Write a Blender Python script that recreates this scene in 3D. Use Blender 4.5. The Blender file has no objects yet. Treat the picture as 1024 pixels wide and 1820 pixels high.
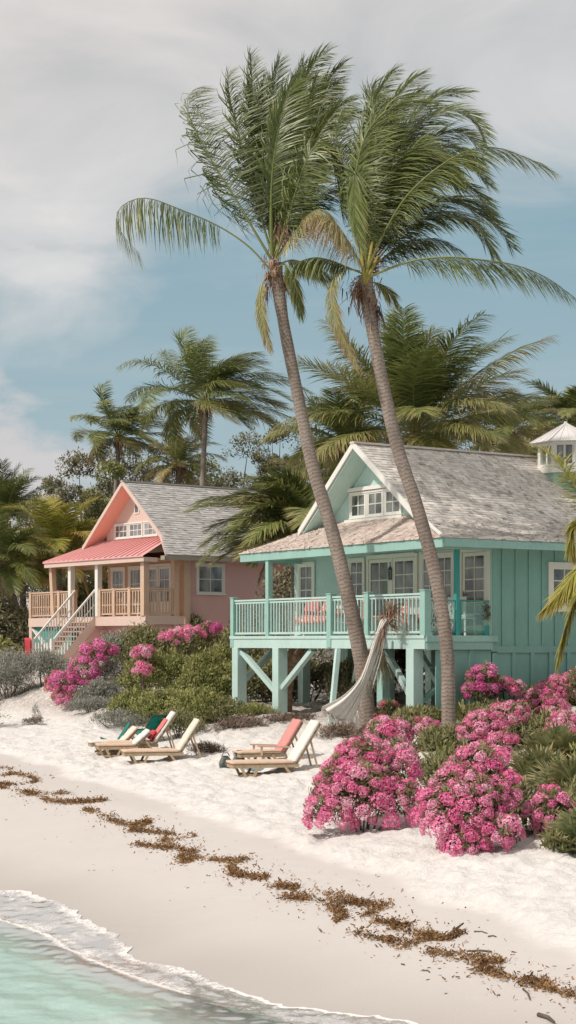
import bpy, math, random
import numpy as np
from mathutils import Vector, Matrix, noise
C = bpy.context.scene.collection
RAD = math.radians
CAMZ = 4.0; FPX = 3000.0; HOR = 1140.0
def P(px, py, Y):
    """point of the place seen at photo pixel (px,py) when Y metres away"""
    return Vector(((px-512)/FPX*Y, Y, CAMZ+(HOR-py)/FPX*Y))
# ------------------------------------------------------------------ tags
def tag(o, label=None, cat=None, group=None, kind=None):
    if label: o['label'] = label
    if cat: o['category'] = cat
    if group: o['group'] = group
    if kind: o['kind'] = kind
    return o
def empty(name, loc, rz=0, label=None, cat=None, group=None):
    o = bpy.data.objects.new(name, None); C.objects.link(o)
    o.location = loc; o.rotation_euler = (0, 0, rz); o.empty_display_size = .2
    return tag(o, label, cat, group)
def link(name, me, m, parent=None):
    o = bpy.data.objects.new(name, me); C.objects.link(o)
    if m is not None and not me.materials: me.materials.append(m)
    if parent is not None: o.parent = parent
    return o
# ------------------------------------------------------------------ mesh builder
class MB:
    def __init__(s): s.v = []; s.f = []; s.t = []; s.uv = {}
    def add(s, pts, faces, tint=.5):
        b = len(s.v)
        s.v += [tuple(p) for p in pts]
        s.f += [tuple(i+b for i in f) for f in faces]
        s.t += list(tint) if hasattr(tint, '__len__') else [tint]*len(pts)
        return s
    def box(s, x0, x1, y0, y1, z0, z1, tint=.5):
        x0, x1 = min(x0, x1), max(x0, x1); y0, y1 = min(y0, y1), max(y0, y1); z0, z1 = min(z0, z1), max(z0, z1)
        return s.add([(x0,y0,z0),(x1,y0,z0),(x1,y1,z0),(x0,y1,z0),(x0,y0,z1),(x1,y0,z1),(x1,y1,z1),(x0,y1,z1)],
              [(3,2,1,0),(4,5,6,7),(0,1,5,4),(1,2,6,5),(2,3,7,6),(3,0,4,7)], tint)
    def bar(s, p, q, w, h, up=(0,0,1), tint=.5, w2=None, h2=None):
        p = Vector(p); q = Vector(q); d = (q-p).normalized(); up = Vector(up)
        a = d.cross(up)
        if a.length < 1e-4: a = d.cross(Vector((1,0,0)))
        a.normalize(); b = a.cross(d).normalized()
        pts = []
        for c, ww, hh in ((p, w, h), (q, w2 or w, h2 or h)):
            for i, j in ((-1,-1),(1,-1),(1,1),(-1,1)): pts.append(c+a*(i*ww/2)+b*(j*hh/2))
        return s.add(pts, [(3,2,1,0),(4,5,6,7),(0,1,5,4),(1,2,6,5),(2,3,7,6),(3,0,4,7)], tint)
    def tube(s, pts, rs, n=8, tint=.5, caps=True):
        pts = [Vector(p) for p in pts]
        if not hasattr(rs, '__len__'): rs = [rs]*len(pts)
        ring = []; T0 = (pts[1]-pts[0]).normalized()
        a = T0.cross(Vector((0,1,0)))
        if a.length < .05: a = T0.cross(Vector((1,0,0)))
        a.normalize()
        V = []; 
        for i, p in enumerate(pts):
            T = (pts[min(i+1,len(pts)-1)]-pts[max(i-1,0)]).normalized()
            a = (a-T*a.dot(T)).normalized(); b = T.cross(a)
            for k in range(n):
                an = 2*math.pi*k/n
                V.append(p+(a*math.cos(an)+b*math.sin(an))*rs[i])
        F = []
        for i in range(len(pts)-1):
            for k in range(n):
                F.append((i*n+k, i*n+(k+1)%n, (i+1)*n+(k+1)%n, (i+1)*n+k))
        if caps:
            F.append(tuple(range(n-1,-1,-1))); F.append(tuple((len(pts)-1)*n+k for k in range(n)))
        tt = tint
        if hasattr(tint, '__len__'):
            tt = [tint[i] for i in range(len(pts)) for k in range(n)]
        return s.add(V, F, tt)
    def poly(s, pts, tint=.5): return s.add(pts, [tuple(range(len(pts)))], tint)
    def prism(s, pts, off, tint=.5):
        n = len(pts); off = Vector(off); q = [Vector(p)+off for p in pts]
        F = [tuple(range(n-1,-1,-1)), tuple(range(n, 2*n))]+[(i,(i+1)%n,n+(i+1)%n,n+i) for i in range(n)]
        return s.add([Vector(p) for p in pts]+q, F, tint)
    def mesh(s, name, smooth=False):
        me = bpy.data.meshes.new(name); me.from_pydata(s.v, [], s.f); me.update()
        at = me.attributes.new('tint', 'FLOAT', 'POINT'); at.data.foreach_set('value', np.array(s.t, dtype=np.float32))
        if smooth: me.polygons.foreach_set('use_smooth', np.ones(len(me.polygons), dtype=bool))
        return me
    def build(s, name, m, parent=None, smooth=False, bevel=0):
        o = link(name, s.mesh(name, smooth), m, parent)
        if bevel:
            b = o.modifiers.new('bevel', 'BEVEL'); b.width = bevel; b.segments = 2; b.limit_method = 'ANGLE'
        return o
def fast_mesh(name, V, Q, tint, k=4):
    """V (n,3), Q (m,k) faces, tint (n)"""
    me = bpy.data.meshes.new(name); n = len(V); m = len(Q)
    me.vertices.add(n); me.vertices.foreach_set('co', np.asarray(V, dtype=np.float32).ravel())
    me.loops.add(m*k); me.loops.foreach_set('vertex_index', np.asarray(Q, dtype=np.int32).ravel())
    me.polygons.add(m)
    me.polygons.foreach_set('loop_start', np.arange(0, m*k, k, dtype=np.int32))
    me.polygons.foreach_set('loop_total', np.full(m, k, dtype=np.int32))
    me.update(calc_edges=True)
    at = me.attributes.new('tint', 'FLOAT', 'POINT'); at.data.foreach_set('value', np.asarray(tint, dtype=np.float32))
    return me
def catmull(ctrl, n):
    c = [Vector(p) for p in ctrl]; c = [c[0]*2-c[1]]+c+[c[-1]*2-c[-2]]
    out = []; segs = len(c)-3
    for i in range(n+1):
        u = i/n*segs; k = min(int(u), segs-1); f = u-k
        p0, p1, p2, p3 = c[k:k+4]
        out.append(.5*((2*p1)+(p2-p0)*f+(2*p0-5*p1+4*p2-p3)*f*f+(3*p1-p0-3*p2+p3)*f**3))
    return out
def sm(x, a, b):
    t = np.clip((x-a)/(b-a), 0, 1); return t*t*(3-2*t)
# ------------------------------------------------------------------ materials
def newmat(name):
    m = bpy.data.materials.new(name); m.use_nodes = True
    nt = m.node_tree; nt.nodes.clear()
    out = nt.nodes.new('ShaderNodeOutputMaterial'); bs = nt.nodes.new('ShaderNodeBsdfPrincipled')
    nt.links.new(bs.outputs[0], out.inputs[0])
    return m, nt, bs, out
def N(nt, typ, **kw):
    n = nt.nodes.new(typ)
    for k, v in kw.items():
        if k in n.inputs.keys(): n.inputs[k].default_value = v
        else: setattr(n, k, v)
    return n
def ramp(nt, stops, fac=None):
    r = nt.nodes.new('ShaderNodeValToRGB'); e = r.color_ramp.elements
    while len(e) > 1: e.remove(e[-1])
    e[0].position = stops[0][0]; e[0].color = (*stops[0][1], 1)
    for p, c in stops[1:]:
        x = e.new(p); x.color = (*c, 1)
    if fac is not None: nt.links.new(fac, r.inputs[0])
    return r
def mixc(nt, fac, a, b, mode='MIX'):
    n = nt.nodes.new('ShaderNodeMix'); n.data_type = 'RGBA'; n.blend_type = mode
    for sock, v in ((n.inputs[0], fac), (n.inputs[6], a), (n.inputs[7], b)):
        if hasattr(v, 'is_output'): nt.links.new(v, sock)
        elif isinstance(v, (int, float)): sock.default_value = v
        else: sock.default_value = (*v, 1)
    return n.outputs[2]
def mth(nt, op, a, b=0.0, c=None, clamp=False):
    n = nt.nodes.new('ShaderNodeMath'); n.operation = op; n.use_clamp = clamp
    for sock, v in zip(n.inputs, (a, b, c)):
        if v is None: continue
        if hasattr(v, 'is_output'): nt.links.new(v, sock)
        else: sock.default_value = v
    return n.outputs[0]
def coords(nt, scale=(1,1,1), kind='Object', rot=(0,0,0)):
    t = nt.nodes.new('ShaderNodeTexCoord'); mp = nt.nodes.new('ShaderNodeMapping')
    mp.inputs['Scale'].default_value = scale; mp.inputs['Rotation'].default_value = rot
    nt.links.new(t.outputs[kind], mp.inputs[0]); return mp.outputs[0]
def noisen(nt, vec, scale, detail=4, rough=.55, dist=0):
    n = nt.nodes.new('ShaderNodeTexNoise'); nt.links.new(vec, n.inputs['Vector'])
    n.inputs['Scale'].default_value = scale; n.inputs['Detail'].default_value = detail
    n.inputs['Roughness'].default_value = rough; n.inputs['Distortion'].default_value = dist
    return n.outputs[0]
def bump(nt, bs, h, strength=.3, dist=.01):
    b = nt.nodes.new('ShaderNodeBump'); b.inputs['Strength'].default_value = strength; b.inputs['Distance'].default_value = dist
    nt.links.new(h, b.inputs['Height']); nt.links.new(b.outputs[0], bs.inputs['Normal'])
def paint(name, col, var=.12, rough=.6, wood=True, grime=.25, worn=None):
    """painted timber: streaks, blotches and grime"""
    m, nt, bs, out = newmat(name)
    v = coords(nt); n1 = noisen(nt, v, 1.3, 5); n2 = noisen(nt, coords(nt, (9, 9, 1.6)), 2.5, 5, .65)
    c = mixc(nt, n1, tuple(x*(1-var) for x in col), tuple(min(1, x*(1+var)) for x in col))
    c = mixc(nt, mth(nt, 'MULTIPLY', mth(nt, 'SUBTRACT', n2, .5, clamp=True), grime*3), c, tuple(x*.45+.03 for x in col))
    if worn:
        n3 = noisen(nt, coords(nt, (3, 3, 3)), 3.2, 7, .75)
        f = ramp(nt, [(.56, (0,0,0)), (.66, (1,1,1))], n3).outputs[0]
        c = mixc(nt, mth(nt, 'MULTIPLY', f, .55), c, worn)
    nt.links.new(c, bs.inputs['Base Color']); bs.inputs['Roughness'].default_value = rough
    bs.inputs['Specular IOR Level'].default_value = .3
    bump(nt, bs, n2, .25, .006)
    return m
def leafmat(name, stops, rough=.5, trans=.3, spec=.35, vary=.12):
    m, nt, bs, out = newmat(name)
    a = N(nt, 'ShaderNodeAttribute', attribute_name='tint')
    oi = nt.nodes.new('ShaderNodeObjectInfo')
    f = mth(nt, 'ADD', a.outputs['Fac'], mth(nt, 'MULTIPLY', mth(nt, 'SUBTRACT', oi.outputs['Random'], .5), vary))
    r = ramp(nt, stops, f)
    nt.links.new(r.outputs[0], bs.inputs['Base Color']); bs.inputs['Roughness'].default_value = rough
    bs.inputs['Specular IOR Level'].default_value = spec
    tr = nt.nodes.new('ShaderNodeBsdfTranslucent'); nt.links.new(r.outputs[0], tr.inputs[0])
    mx = nt.nodes.new('ShaderNodeMixShader'); mx.inputs[0].default_value = trans
    nt.links.new(bs.outputs[0], mx.inputs[1]); nt.links.new(tr.outputs[0], mx.inputs[2]); nt.links.new(mx.outputs[0], out.inputs[0])
    return m
def fabric(name, col, rough=.9, stripes=None):
    m, nt, bs, out = newmat(name)
    v = coords(nt); n1 = noisen(nt, v, 6, 5); n2 = noisen(nt, v, 90, 2)
    c = mixc(nt, n1, tuple(x*.82 for x in col), tuple(min(1, x*1.12) for x in col))
    if stripes:
        n3 = noisen(nt, coords(nt), 14, 3, .6)
        c = mixc(nt, ramp(nt, [(.5,(0,0,0)),(.56,(1,1,1))], n3).outputs[0], c, stripes)
    nt.links.new(c, bs.inputs['Base Color']); bs.inputs['Roughness'].default_value = rough
    bs.inputs['Specular IOR Level'].default_value = .1
    bump(nt, bs, mth(nt, 'ADD', n1, mth(nt, 'MULTIPLY', n2, .3)), .35, .02)
    return m
def shingle(name, c1, c2, c3):
    """weathered shakes: tint attribute carries each shake's own tone"""
    m, nt, bs, out = newmat(name)
    a = N(nt, 'ShaderNodeAttribute', attribute_name='tint')
    v = coords(nt, (3, 3, 3)); n1 = noisen(nt, v, .25, 4); n2 = noisen(nt, coords(nt, (22, 3.5, 34)), 1.0, 6, .8)
    f = mth(nt, 'ADD', mth(nt, 'MULTIPLY', a.outputs['Fac'], .80), mth(nt, 'MULTIPLY', mth(nt, 'SUBTRACT', n2, .45), 1.5))
    r = ramp(nt, [(.05, c1), (.45, c2), (.85, c3)], f)
    c = mixc(nt, mth(nt, 'MULTIPLY', mth(nt, 'SUBTRACT', n1, .35, clamp=True), .55), r.outputs[0], tuple(x*.62 for x in c2))
    nt.links.new(c, bs.inputs['Base Color']); bs.inputs['Roughness'].default_value = .9
    bs.inputs['Specular IOR Level'].default_value = .15
    bump(nt, bs, n2, .5, .02)
    return m
M = {}
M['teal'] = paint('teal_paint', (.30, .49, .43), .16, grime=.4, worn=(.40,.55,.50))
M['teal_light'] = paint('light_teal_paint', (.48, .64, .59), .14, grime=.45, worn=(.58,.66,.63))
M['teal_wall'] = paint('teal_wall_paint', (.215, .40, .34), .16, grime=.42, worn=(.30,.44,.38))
M['teal_dark'] = paint('deep_teal_paint', (.05, .30, .27), .1, grime=.2)
M['white'] = paint('white_paint', (.74, .72, .67), .05, grime=.18)
M['cream'] = paint('cream_paint', (.74, .74, .64), .07, grime=.18)
M['pink_wall'] = paint('pink_stucco', (.66, .42, .39), .10, rough=.9, grime=.15)
M['pink_pale'] = paint('pale_pink_boards', (.66, .50, .43), .07, grime=.15)
M['coral'] = paint('coral_paint', (.84, .42, .32), .05, grime=.08)
M['bare_wood'] = paint('sun_bleached_timber', (.60, .42, .30), .18, grime=.5, worn=(.70,.58,.47))
M['peach'] = paint('peach_boards', (.62, .37, .24), .1, grime=.3)
M['lounger_wood'] = paint('weathered_teak', (.40, .30, .19), .22, rough=.8, grime=.7)
M['grey_wood'] = paint('grey_driftwood', (.36, .31, .26), .2, rough=.9, grime=.7)
M['dark_metal'] = paint('dark_metal', (.06, .08, .08), .1, rough=.4, grime=.1)
M['concrete'] = paint('concrete', (.36, .37, .33), .15, rough=.9, grime=.4)
M['shake'] = shingle('weathered_shakes', (.25,.22,.19), (.64,.585,.525), (.86,.80,.735))
M['shake_tan'] = shingle('tan_shakes', (.26,.20,.175), (.56,.46,.40), (.76,.67,.60))
M['slate'] = shingle('grey_shingles', (.22,.21,.20), (.455,.435,.415), (.60,.58,.56))
M['metal_pink'] = paint('coral_metal_roof', (.70, .355, .34), .10, rough=.45, grime=.2, worn=(.70,.40,.37))
M['metal_white'] = paint('white_metal_roof', (.66, .63, .60), .1, rough=.4, grime=.5)
def glass(name, a, b):
    m, nt, bs, out = newmat(name)
    n1 = noisen(nt, coords(nt, (2.2, 2.2, 1.1)), 1.1, 3, .5)
    r = ramp(nt, [(.35, a), (.62, b)], n1)
    nt.links.new(r.outputs[0], bs.inputs['Base Color']); bs.inputs['Roughness'].default_value = .08
    bs.inputs['Specular IOR Level'].default_value = .9
    return m
M['glass'] = glass('window_glass', (.03,.038,.036), (.22,.235,.21))
M['glass_blue'] = glass('curtained_glass', (.05,.065,.075), (.30,.31,.31))
def clear_glass(name):
    m, nt, bs, out = newmat(name)
    bs.inputs['Base Color'].default_value = (.45,.68,.62,1); bs.inputs['Roughness'].default_value = .05
    tp = nt.nodes.new('ShaderNodeBsdfTransparent'); tp.inputs[0].default_value = (.86,.97,.94,1)
    mx = nt.nodes.new('ShaderNodeMixShader'); mx.inputs[0].default_value = .78
    nt.links.new(bs.outputs[0], mx.inputs[1]); nt.links.new(tp.outputs[0], mx.inputs[2]); nt.links.new(mx.outputs[0], out.inputs[0])
    return m
M['clear_glass'] = clear_glass('balcony_glass')
PALM = [(0,(.022,.032,.014)),(.3,(.075,.092,.028)),(.55,(.165,.20,.055)),(.75,(.285,.295,.095)),(.88,(.42,.36,.16)),(1,(.28,.17,.095))]
M['palm'] = leafmat('palm_leaf', PALM, .38, .26, .5)
M['palm_yellow'] = leafmat('yellow_palm_leaf', [(0,(.04,.05,.015)),(.3,(.17,.19,.035)),(.6,(.40,.37,.075)),(.85,(.52,.40,.12)),(1,(.40,.22,.09))], .45, .3)
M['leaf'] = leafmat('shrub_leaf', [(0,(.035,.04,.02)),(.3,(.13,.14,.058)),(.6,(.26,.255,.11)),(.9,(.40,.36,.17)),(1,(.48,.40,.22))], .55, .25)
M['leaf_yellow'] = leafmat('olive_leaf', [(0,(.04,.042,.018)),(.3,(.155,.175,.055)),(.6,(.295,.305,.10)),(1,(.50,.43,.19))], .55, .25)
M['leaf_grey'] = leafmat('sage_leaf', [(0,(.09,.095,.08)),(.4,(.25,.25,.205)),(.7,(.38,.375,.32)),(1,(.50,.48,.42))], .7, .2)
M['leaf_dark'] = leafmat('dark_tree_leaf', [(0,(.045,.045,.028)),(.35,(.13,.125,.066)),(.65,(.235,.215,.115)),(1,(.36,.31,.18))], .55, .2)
M['leaf_brown'] = leafmat('dry_twig', [(0,(.05,.035,.025)),(.4,(.16,.11,.08)),(.7,(.29,.21,.16)),(1,(.42,.33,.26))], .85, .1)
M['strap'] = leafmat('strap_leaf', [(0,(.025,.03,.014)),(.35,(.10,.11,.04)),(.65,(.22,.22,.075)),(.9,(.38,.34,.14)),(1,(.46,.37,.2))], .45, .25)
M['fan'] = leafmat('fan_palm_leaf', [(0,(.015,.024,.012)),(.35,(.07,.10,.04)),(.65,(.16,.20,.085)),(.9,(.30,.29,.13)),(1,(.40,.31,.16))], .4, .22)
M['petal'] = leafmat('pink_petal', [(0,(.50,.05,.20)),(.25,(.80,.13,.33)),(.55,(.92,.24,.46)),(.85,(.95,.46,.61)),(1,(.97,.72,.78))], .6, .3, .2, .42)
M['petal_magenta'] = leafmat('magenta_petal', [(0,(.42,.04,.18)),(.4,(.70,.10,.34)),(.75,(.84,.23,.48)),(1,(.90,.46,.62))], .6, .3, .2, .36)
M['petal_coral'] = leafmat('coral_petal', [(0,(.30,.05,.06)),(.5,(.60,.15,.19)),(1,(.80,.38,.38))], .6, .3, .2)
M['fibre'] = leafmat('palm_fibre', [(0,(.06,.032,.02)),(.5,(.24,.13,.085)),(1,(.48,.31,.22))], .9, .1)
M['weed'] = leafmat('dry_seaweed', [(0,(.07,.036,.014)),(.4,(.22,.115,.045)),(.7,(.33,.19,.08)),(1,(.45,.31,.15))], .7, .1)
def trunkmat(name, a, b, c, freq=1.0):
    m, nt, bs, out = newmat(name)
    t = N(nt, 'ShaderNodeAttribute', attribute_name='tint')     # metres along the trunk
    v = coords(nt, (7, 7, 2)); n1 = noisen(nt, v, 1.4, 5, .65); n0 = noisen(nt, coords(nt), .8, 3)
    w = mth(nt, 'FRACT', mth(nt, 'ADD', mth(nt, 'MULTIPLY', t.outputs['Fac'], 11*freq), mth(nt, 'MULTIPLY', n1, 2.4)))
    band = ramp(nt, [(0,(0,0,0)),(.16,(1,1,1)),(.75,(.7,.7,.7)),(1,(.25,.25,.25))], w)
    col = ramp(nt, [(.2, a), (.5, b), (.8, c)], mth(nt, 'ADD', mth(nt, 'MULTIPLY', n1, .6), mth(nt, 'MULTIPLY', n0, .4)))
    n9 = noisen(nt, coords(nt, (2.4, 2.4, .9)), 1.3, 6, .7); cc = mixc(nt, .55, col.outputs[0], band.outputs[0], 'MULTIPLY'); cc = mixc(nt, ramp(nt, [(.50,(0,0,0)),(.68,(.65,.65,.65))], n9).outputs[0], cc, tuple(q*.55 for q in b))
    nt.links.new(cc, bs.inputs['Base Color']); bs.inputs['Roughness'].default_value = .9
    bs.inputs['Specular IOR Level'].default_value = .15
    bump(nt, bs, mth(nt, 'ADD', band.outputs[0], mth(nt, 'MULTIPLY', n1, .6)), .55, .02)
    return m
M['trunk'] = trunkmat('palm_trunk_bark', (.15,.115,.095), (.31,.25,.21), (.44,.37,.32))
M['trunk_tan'] = trunkmat('tan_bark', (.25,.15,.09), (.42,.27,.18), (.52,.36,.26), .5)
M['bark'] = trunkmat('grey_bark', (.07,.055,.04), (.15,.12,.09), (.22,.18,.14), .3)
M['hammock'] = fabric('hammock_cotton', (.70, .665, .61))
M['hammock_shade'] = fabric('hammock_cotton_shaded', (.46, .47, .43))  # same cotton, darkened to paint in the shade of the back fold
M['cush_cream'] = fabric('cream_canvas', (.70, .64, .53))
M['cush_white'] = fabric('white_canvas', (.74, .70, .64))
M['cush_tan'] = fabric('tan_canvas', (.66, .48, .36))
M['cush_pink'] = fabric('salmon_canvas', (.62, .28, .25))
M['cush_red'] = fabric('red_towelling', (.58, .075, .09))
M['cush_rose'] = fabric('rose_towelling', (.66, .20, .19))
M['cush_teal'] = fabric('teal_canvas', (.02, .22, .17))
M['pattern'] = fabric('red_patterned_cotton', (.80, .20, .17), stripes=(.84,.60,.46))
M['grey_cloth'] = fabric('charcoal_cloth', (.06, .075, .07), stripes=(.16,.17,.15))
M['blue_grey'] = fabric('blue_grey_cloth', (.22, .30, .31))
# ------------------------------------------------------------------ the lie of the land
O0 = Vector((3.27, 40.0, 0)); U2 = (-math.sin(RAD(33)), math.cos(RAD(33))); V2 = (math.cos(RAD(33)), math.sin(RAD(33)))
def st(X, Y):
    dx, dy = X-O0.x, Y-O0.y
    return dx*V2[0]+dy*V2[1], dx*U2[0]+dy*U2[1]
def xy(s, t): return O0.x+s*V2[0]+t*U2[0], O0.y+s*V2[1]+t*U2[1]
PS = np.array([-400,-60,-30,-20,-16.5,-14.7,-12,-9.7,-6.2,-3,0,2,12,30,60,400.])
PZ = np.array([-14,-4,-1.5,-.6,-.18,0,.45,.88,1.2,1.55,2.0,2.15,3.0,4.4,5.0,5.0])
def gst(s, t):
    z = np.interp(s, PS, PZ)
    return z+.95*sm(t, 12, 22)*sm(s, -4, 2.5)*(1-sm(s, 30, 60))
def ground(X, Y): 
    s, t = st(X, Y); return float(gst(s, t))
def hit(px, py):
    y = 9.0
    while y < 140:
        p = P(px, py, y)
        if p.z <= ground(p.x, p.y): return Vector((p.x, p.y, ground(p.x, p.y)))
        y += .05
    return p
def dry_edge(t): return -11.6+(t+17.9)*.17
# ------------------------------------------------------------------ ground sheet
def fract_noise(x, y, sc, oct=3, seed=0.0):
    return noise.fractal(Vector((x*sc+seed, y*sc-seed, seed*.7)), 1.0, 2.0, oct)
EDGE_PX = [(-120,1560),(-60,1575),(0,1586),(35,1584),(62,1592),(80,1600),(105,1606),(140,1630),(152,1637),(178,1650),(206,1664),(212,1676),(231,1687),(222,1697),(250,1710),(300,1720),(340,1727),(370,1743),(410,1762),(470,1780),(510,1793),(560,1798),(620,1806),(680,1812),(740,1824),(820,1846)]
SEA_PX = [(-120,1625),(0,1641),(40,1652),(85,1668),(120,1690),(160,1712),(200,1728),(260,1752),(330,1772),(420,1800),(520,1830),(620,1850)]
def edge_tab(pxs):
    a = []
    for px, py in pxs:
        h = hit(px, py); a.append(st(h.x, h.y))
    a.sort(key=lambda q: q[1])
    return np.array([q[1] for q in a]), np.array([q[0] for q in a])
ET, ES = edge_tab(EDGE_PX); CT, CS = edge_tab(SEA_PX)
def water_edge(t): return np.interp(t, ET, ES)
def sea_edge(t): return np.interp(t, CT, CS)
def axis(parts):
    out = []
    for a, b, n in parts: out += list(np.linspace(a, b, n, endpoint=False))
    return out+[parts[-1][1]]
def make_ground():
    S = axis([(-400,-60,8),(-60,-20,14),(-20,-16,20),(-16,-2.5,190),(-2.5,4,50),(4,14,24),(14,60,20),(60,500,12)])
    T = axis([(-300,-60,8),(-60,-26,12),(-26,-4,300),(-4,12,160),(12,34,70),(34,100,20),(100,500,10)])
    nS, nT = len(S), len(T); V = np.zeros((nS*nT, 3)); dry = np.zeros(nS*nT); wet = np.zeros(nS*nT)
    k = 0
    for s in S:
        for t in T:
            X, Y = xy(s, t); z = float(gst(s, t))
            if -22 < s < 16 and -32 < t < 42:
                d = s-(dry_edge(t)+.35*noise.noise(Vector((t*.5, s*.3, 3)))+.12*noise.noise(Vector((t*2.3, s*1.5, 7))))
                dr = float(sm(d, -.08, .3)); dry[k] = dr
                w = s-(float(water_edge(t))+1.5+.5*noise.noise(Vector((t*.35, 1.2, 5)))); wet[k] = float(1-sm(w, -1.6, .5))
                rough = dr*(.07*fract_noise(X, Y, 2.1, 4, 3.1)+.05*(1-2*abs(noise.noise(Vector((X*2.7, Y*2.7, 9)))))-.02+.030*noise.noise(Vector((X*6.1, Y*6.1, 2)))+.05*sm(d, 0, .5))
                rough += .03*noise.noise(Vector((X*.35, Y*.35, 1)))*float(sm(s, -13.5, -11))
                z += rough
                if s > -6: z += .14*float(sm(s, -6, -3))*fract_noise(X, Y, .45, 3, 8.2)
            elif s >= 16 or s > -5: dry[k] = 1
            V[k] = (X, Y, z); k += 1
    # foot prints: oval dents with a pushed-up rim, in wandering tracks over the dry sand
    SA, TA = np.array(S), np.array(T); Z = V[:, 2].reshape(nS, nT); DR = dry.reshape(nS, nT); rng = np.random.default_rng(11)
    for k in range(30):
        s0, t0, hd = rng.uniform(-11, -3.5), rng.uniform(-20, 10), rng.choice([0, math.pi])+rng.normal(1.57, .5)
        for q in range(rng.integers(10, 34)):
            hd += rng.normal(0, .16); s0 += .34*math.cos(hd)*(1 if k % 3 else .6); t0 += .34*math.sin(hd); sd = .09*(1 if q % 2 else -1)
            cs, ct = s0-sd*math.sin(hd), t0+sd*math.cos(hd)
            i0, i1 = np.searchsorted(SA, [cs-.4, cs+.4]); j0, j1 = np.searchsorted(TA, [ct-.4, ct+.4])
            if i1-i0 < 3 or j1-j0 < 3: continue
            ds = SA[i0:i1, None]-cs; dt = TA[None, j0:j1]-ct; al = ds*math.cos(hd)+dt*math.sin(hd); ac = -ds*math.sin(hd)+dt*math.cos(hd)
            r2 = (al/.17)**2+(ac/.085)**2; Z[i0:i1, j0:j1] += rng.uniform(.5, 1.1)*(-.055*np.exp(-r2)+.026*np.exp(-((np.sqrt(r2)-1.5)/.45)**2))*np.clip(DR[i0:i1, j0:j1]+.12, 0, 1)
    V[:, 2] = Z.ravel()
    i, j = np.meshgrid(np.arange(nS-1), np.arange(nT-1), indexing='ij')
    a = (i*nT+j).ravel(); Q = np.stack([a, a+1, a+nT+1, a+nT], 1)[:, ::-1]
    me = fast_mesh('ground', V, Q, dry)
    at = me.attributes.new('wet', 'FLOAT', 'POINT'); at.data.foreach_set('value', wet.astype(np.float32))
    me.polygons.foreach_set('use_smooth', np.ones(len(me.polygons), dtype=bool))
    m, nt, bs, out = newmat('sand')
    d = N(nt, 'ShaderNodeAttribute', attribute_name='tint').outputs['Fac']; w = N(nt, 'ShaderNodeAttribute', attribute_name='wet').outputs['Fac']
    v = coords(nt); n1 = noisen(nt, v, 1.6, 6, .6); n2 = noisen(nt, v, 7, 6, .7); n3 = noisen(nt, v, 70, 3, .7); n4 = noisen(nt, v, .3, 3)
    flat = mixc(nt, n1, (.53,.485,.45), (.58,.54,.505))
    rough = mixc(nt, n2, (.54,.495,.455), (.93,.895,.855))
    c = mixc(nt, d, flat, rough)
    wn = mth(nt, 'MULTIPLY', w, mth(nt, 'ADD', mth(nt, 'MULTIPLY', n4, .5), .72, clamp=True))
    c = mixc(nt, wn, c, (.46,.415,.38))
    # grains, shell grit and plant litter
    sp = ramp(nt, [(.60,(0,0,0)),(.70,(1,1,1))], n3).outputs[0]
    c = mixc(nt, mth(nt, 'MULTIPLY', sp, mth(nt, 'ADD', mth(nt, 'MULTIPLY', d, .30), .10)), c, (.30,.235,.18))
    geo = nt.nodes.new('ShaderNodeNewGeometry')
    # litter where the dune plants start (world height)
    sx = nt.nodes.new('ShaderNodeSeparateXYZ'); nt.links.new(geo.outputs['Position'], sx.inputs[0])
    lit = mth(nt, 'MULTIPLY', mth(nt, 'SUBTRACT', sx.outputs[2], 1.62), 2.6, clamp=True)
    n5 = noisen(nt, v, 11, 6, .8)
    lf = mth(nt, 'MULTIPLY', lit, ramp(nt, [(.42,(0,0,0)),(.60,(1,1,1))], n5).outputs[0])
    c = mixc(nt, mth(nt, 'MULTIPLY', lf, .8), c, (.26,.19,.13))
    nt.links.new(c, bs.inputs['Base Color'])
    nt.links.new(mth(nt, 'SUBTRACT', .95, mth(nt, 'MULTIPLY', wn, .55)), bs.inputs['Roughness'])
    bs.inputs['Specular IOR Level'].default_value = .25
    h = mth(nt, 'ADD', mth(nt, 'MULTIPLY', n2, mth(nt, 'MULTIPLY', d, 1.5)), mth(nt, 'ADD', mth(nt, 'MULTIPLY', n3, .10), mth(nt, 'MULTIPLY', n1, .05)))
    bump(nt, bs, h, .65, .08)
    tag(link('ground', me, m), kind='structure')
make_ground()
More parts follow.
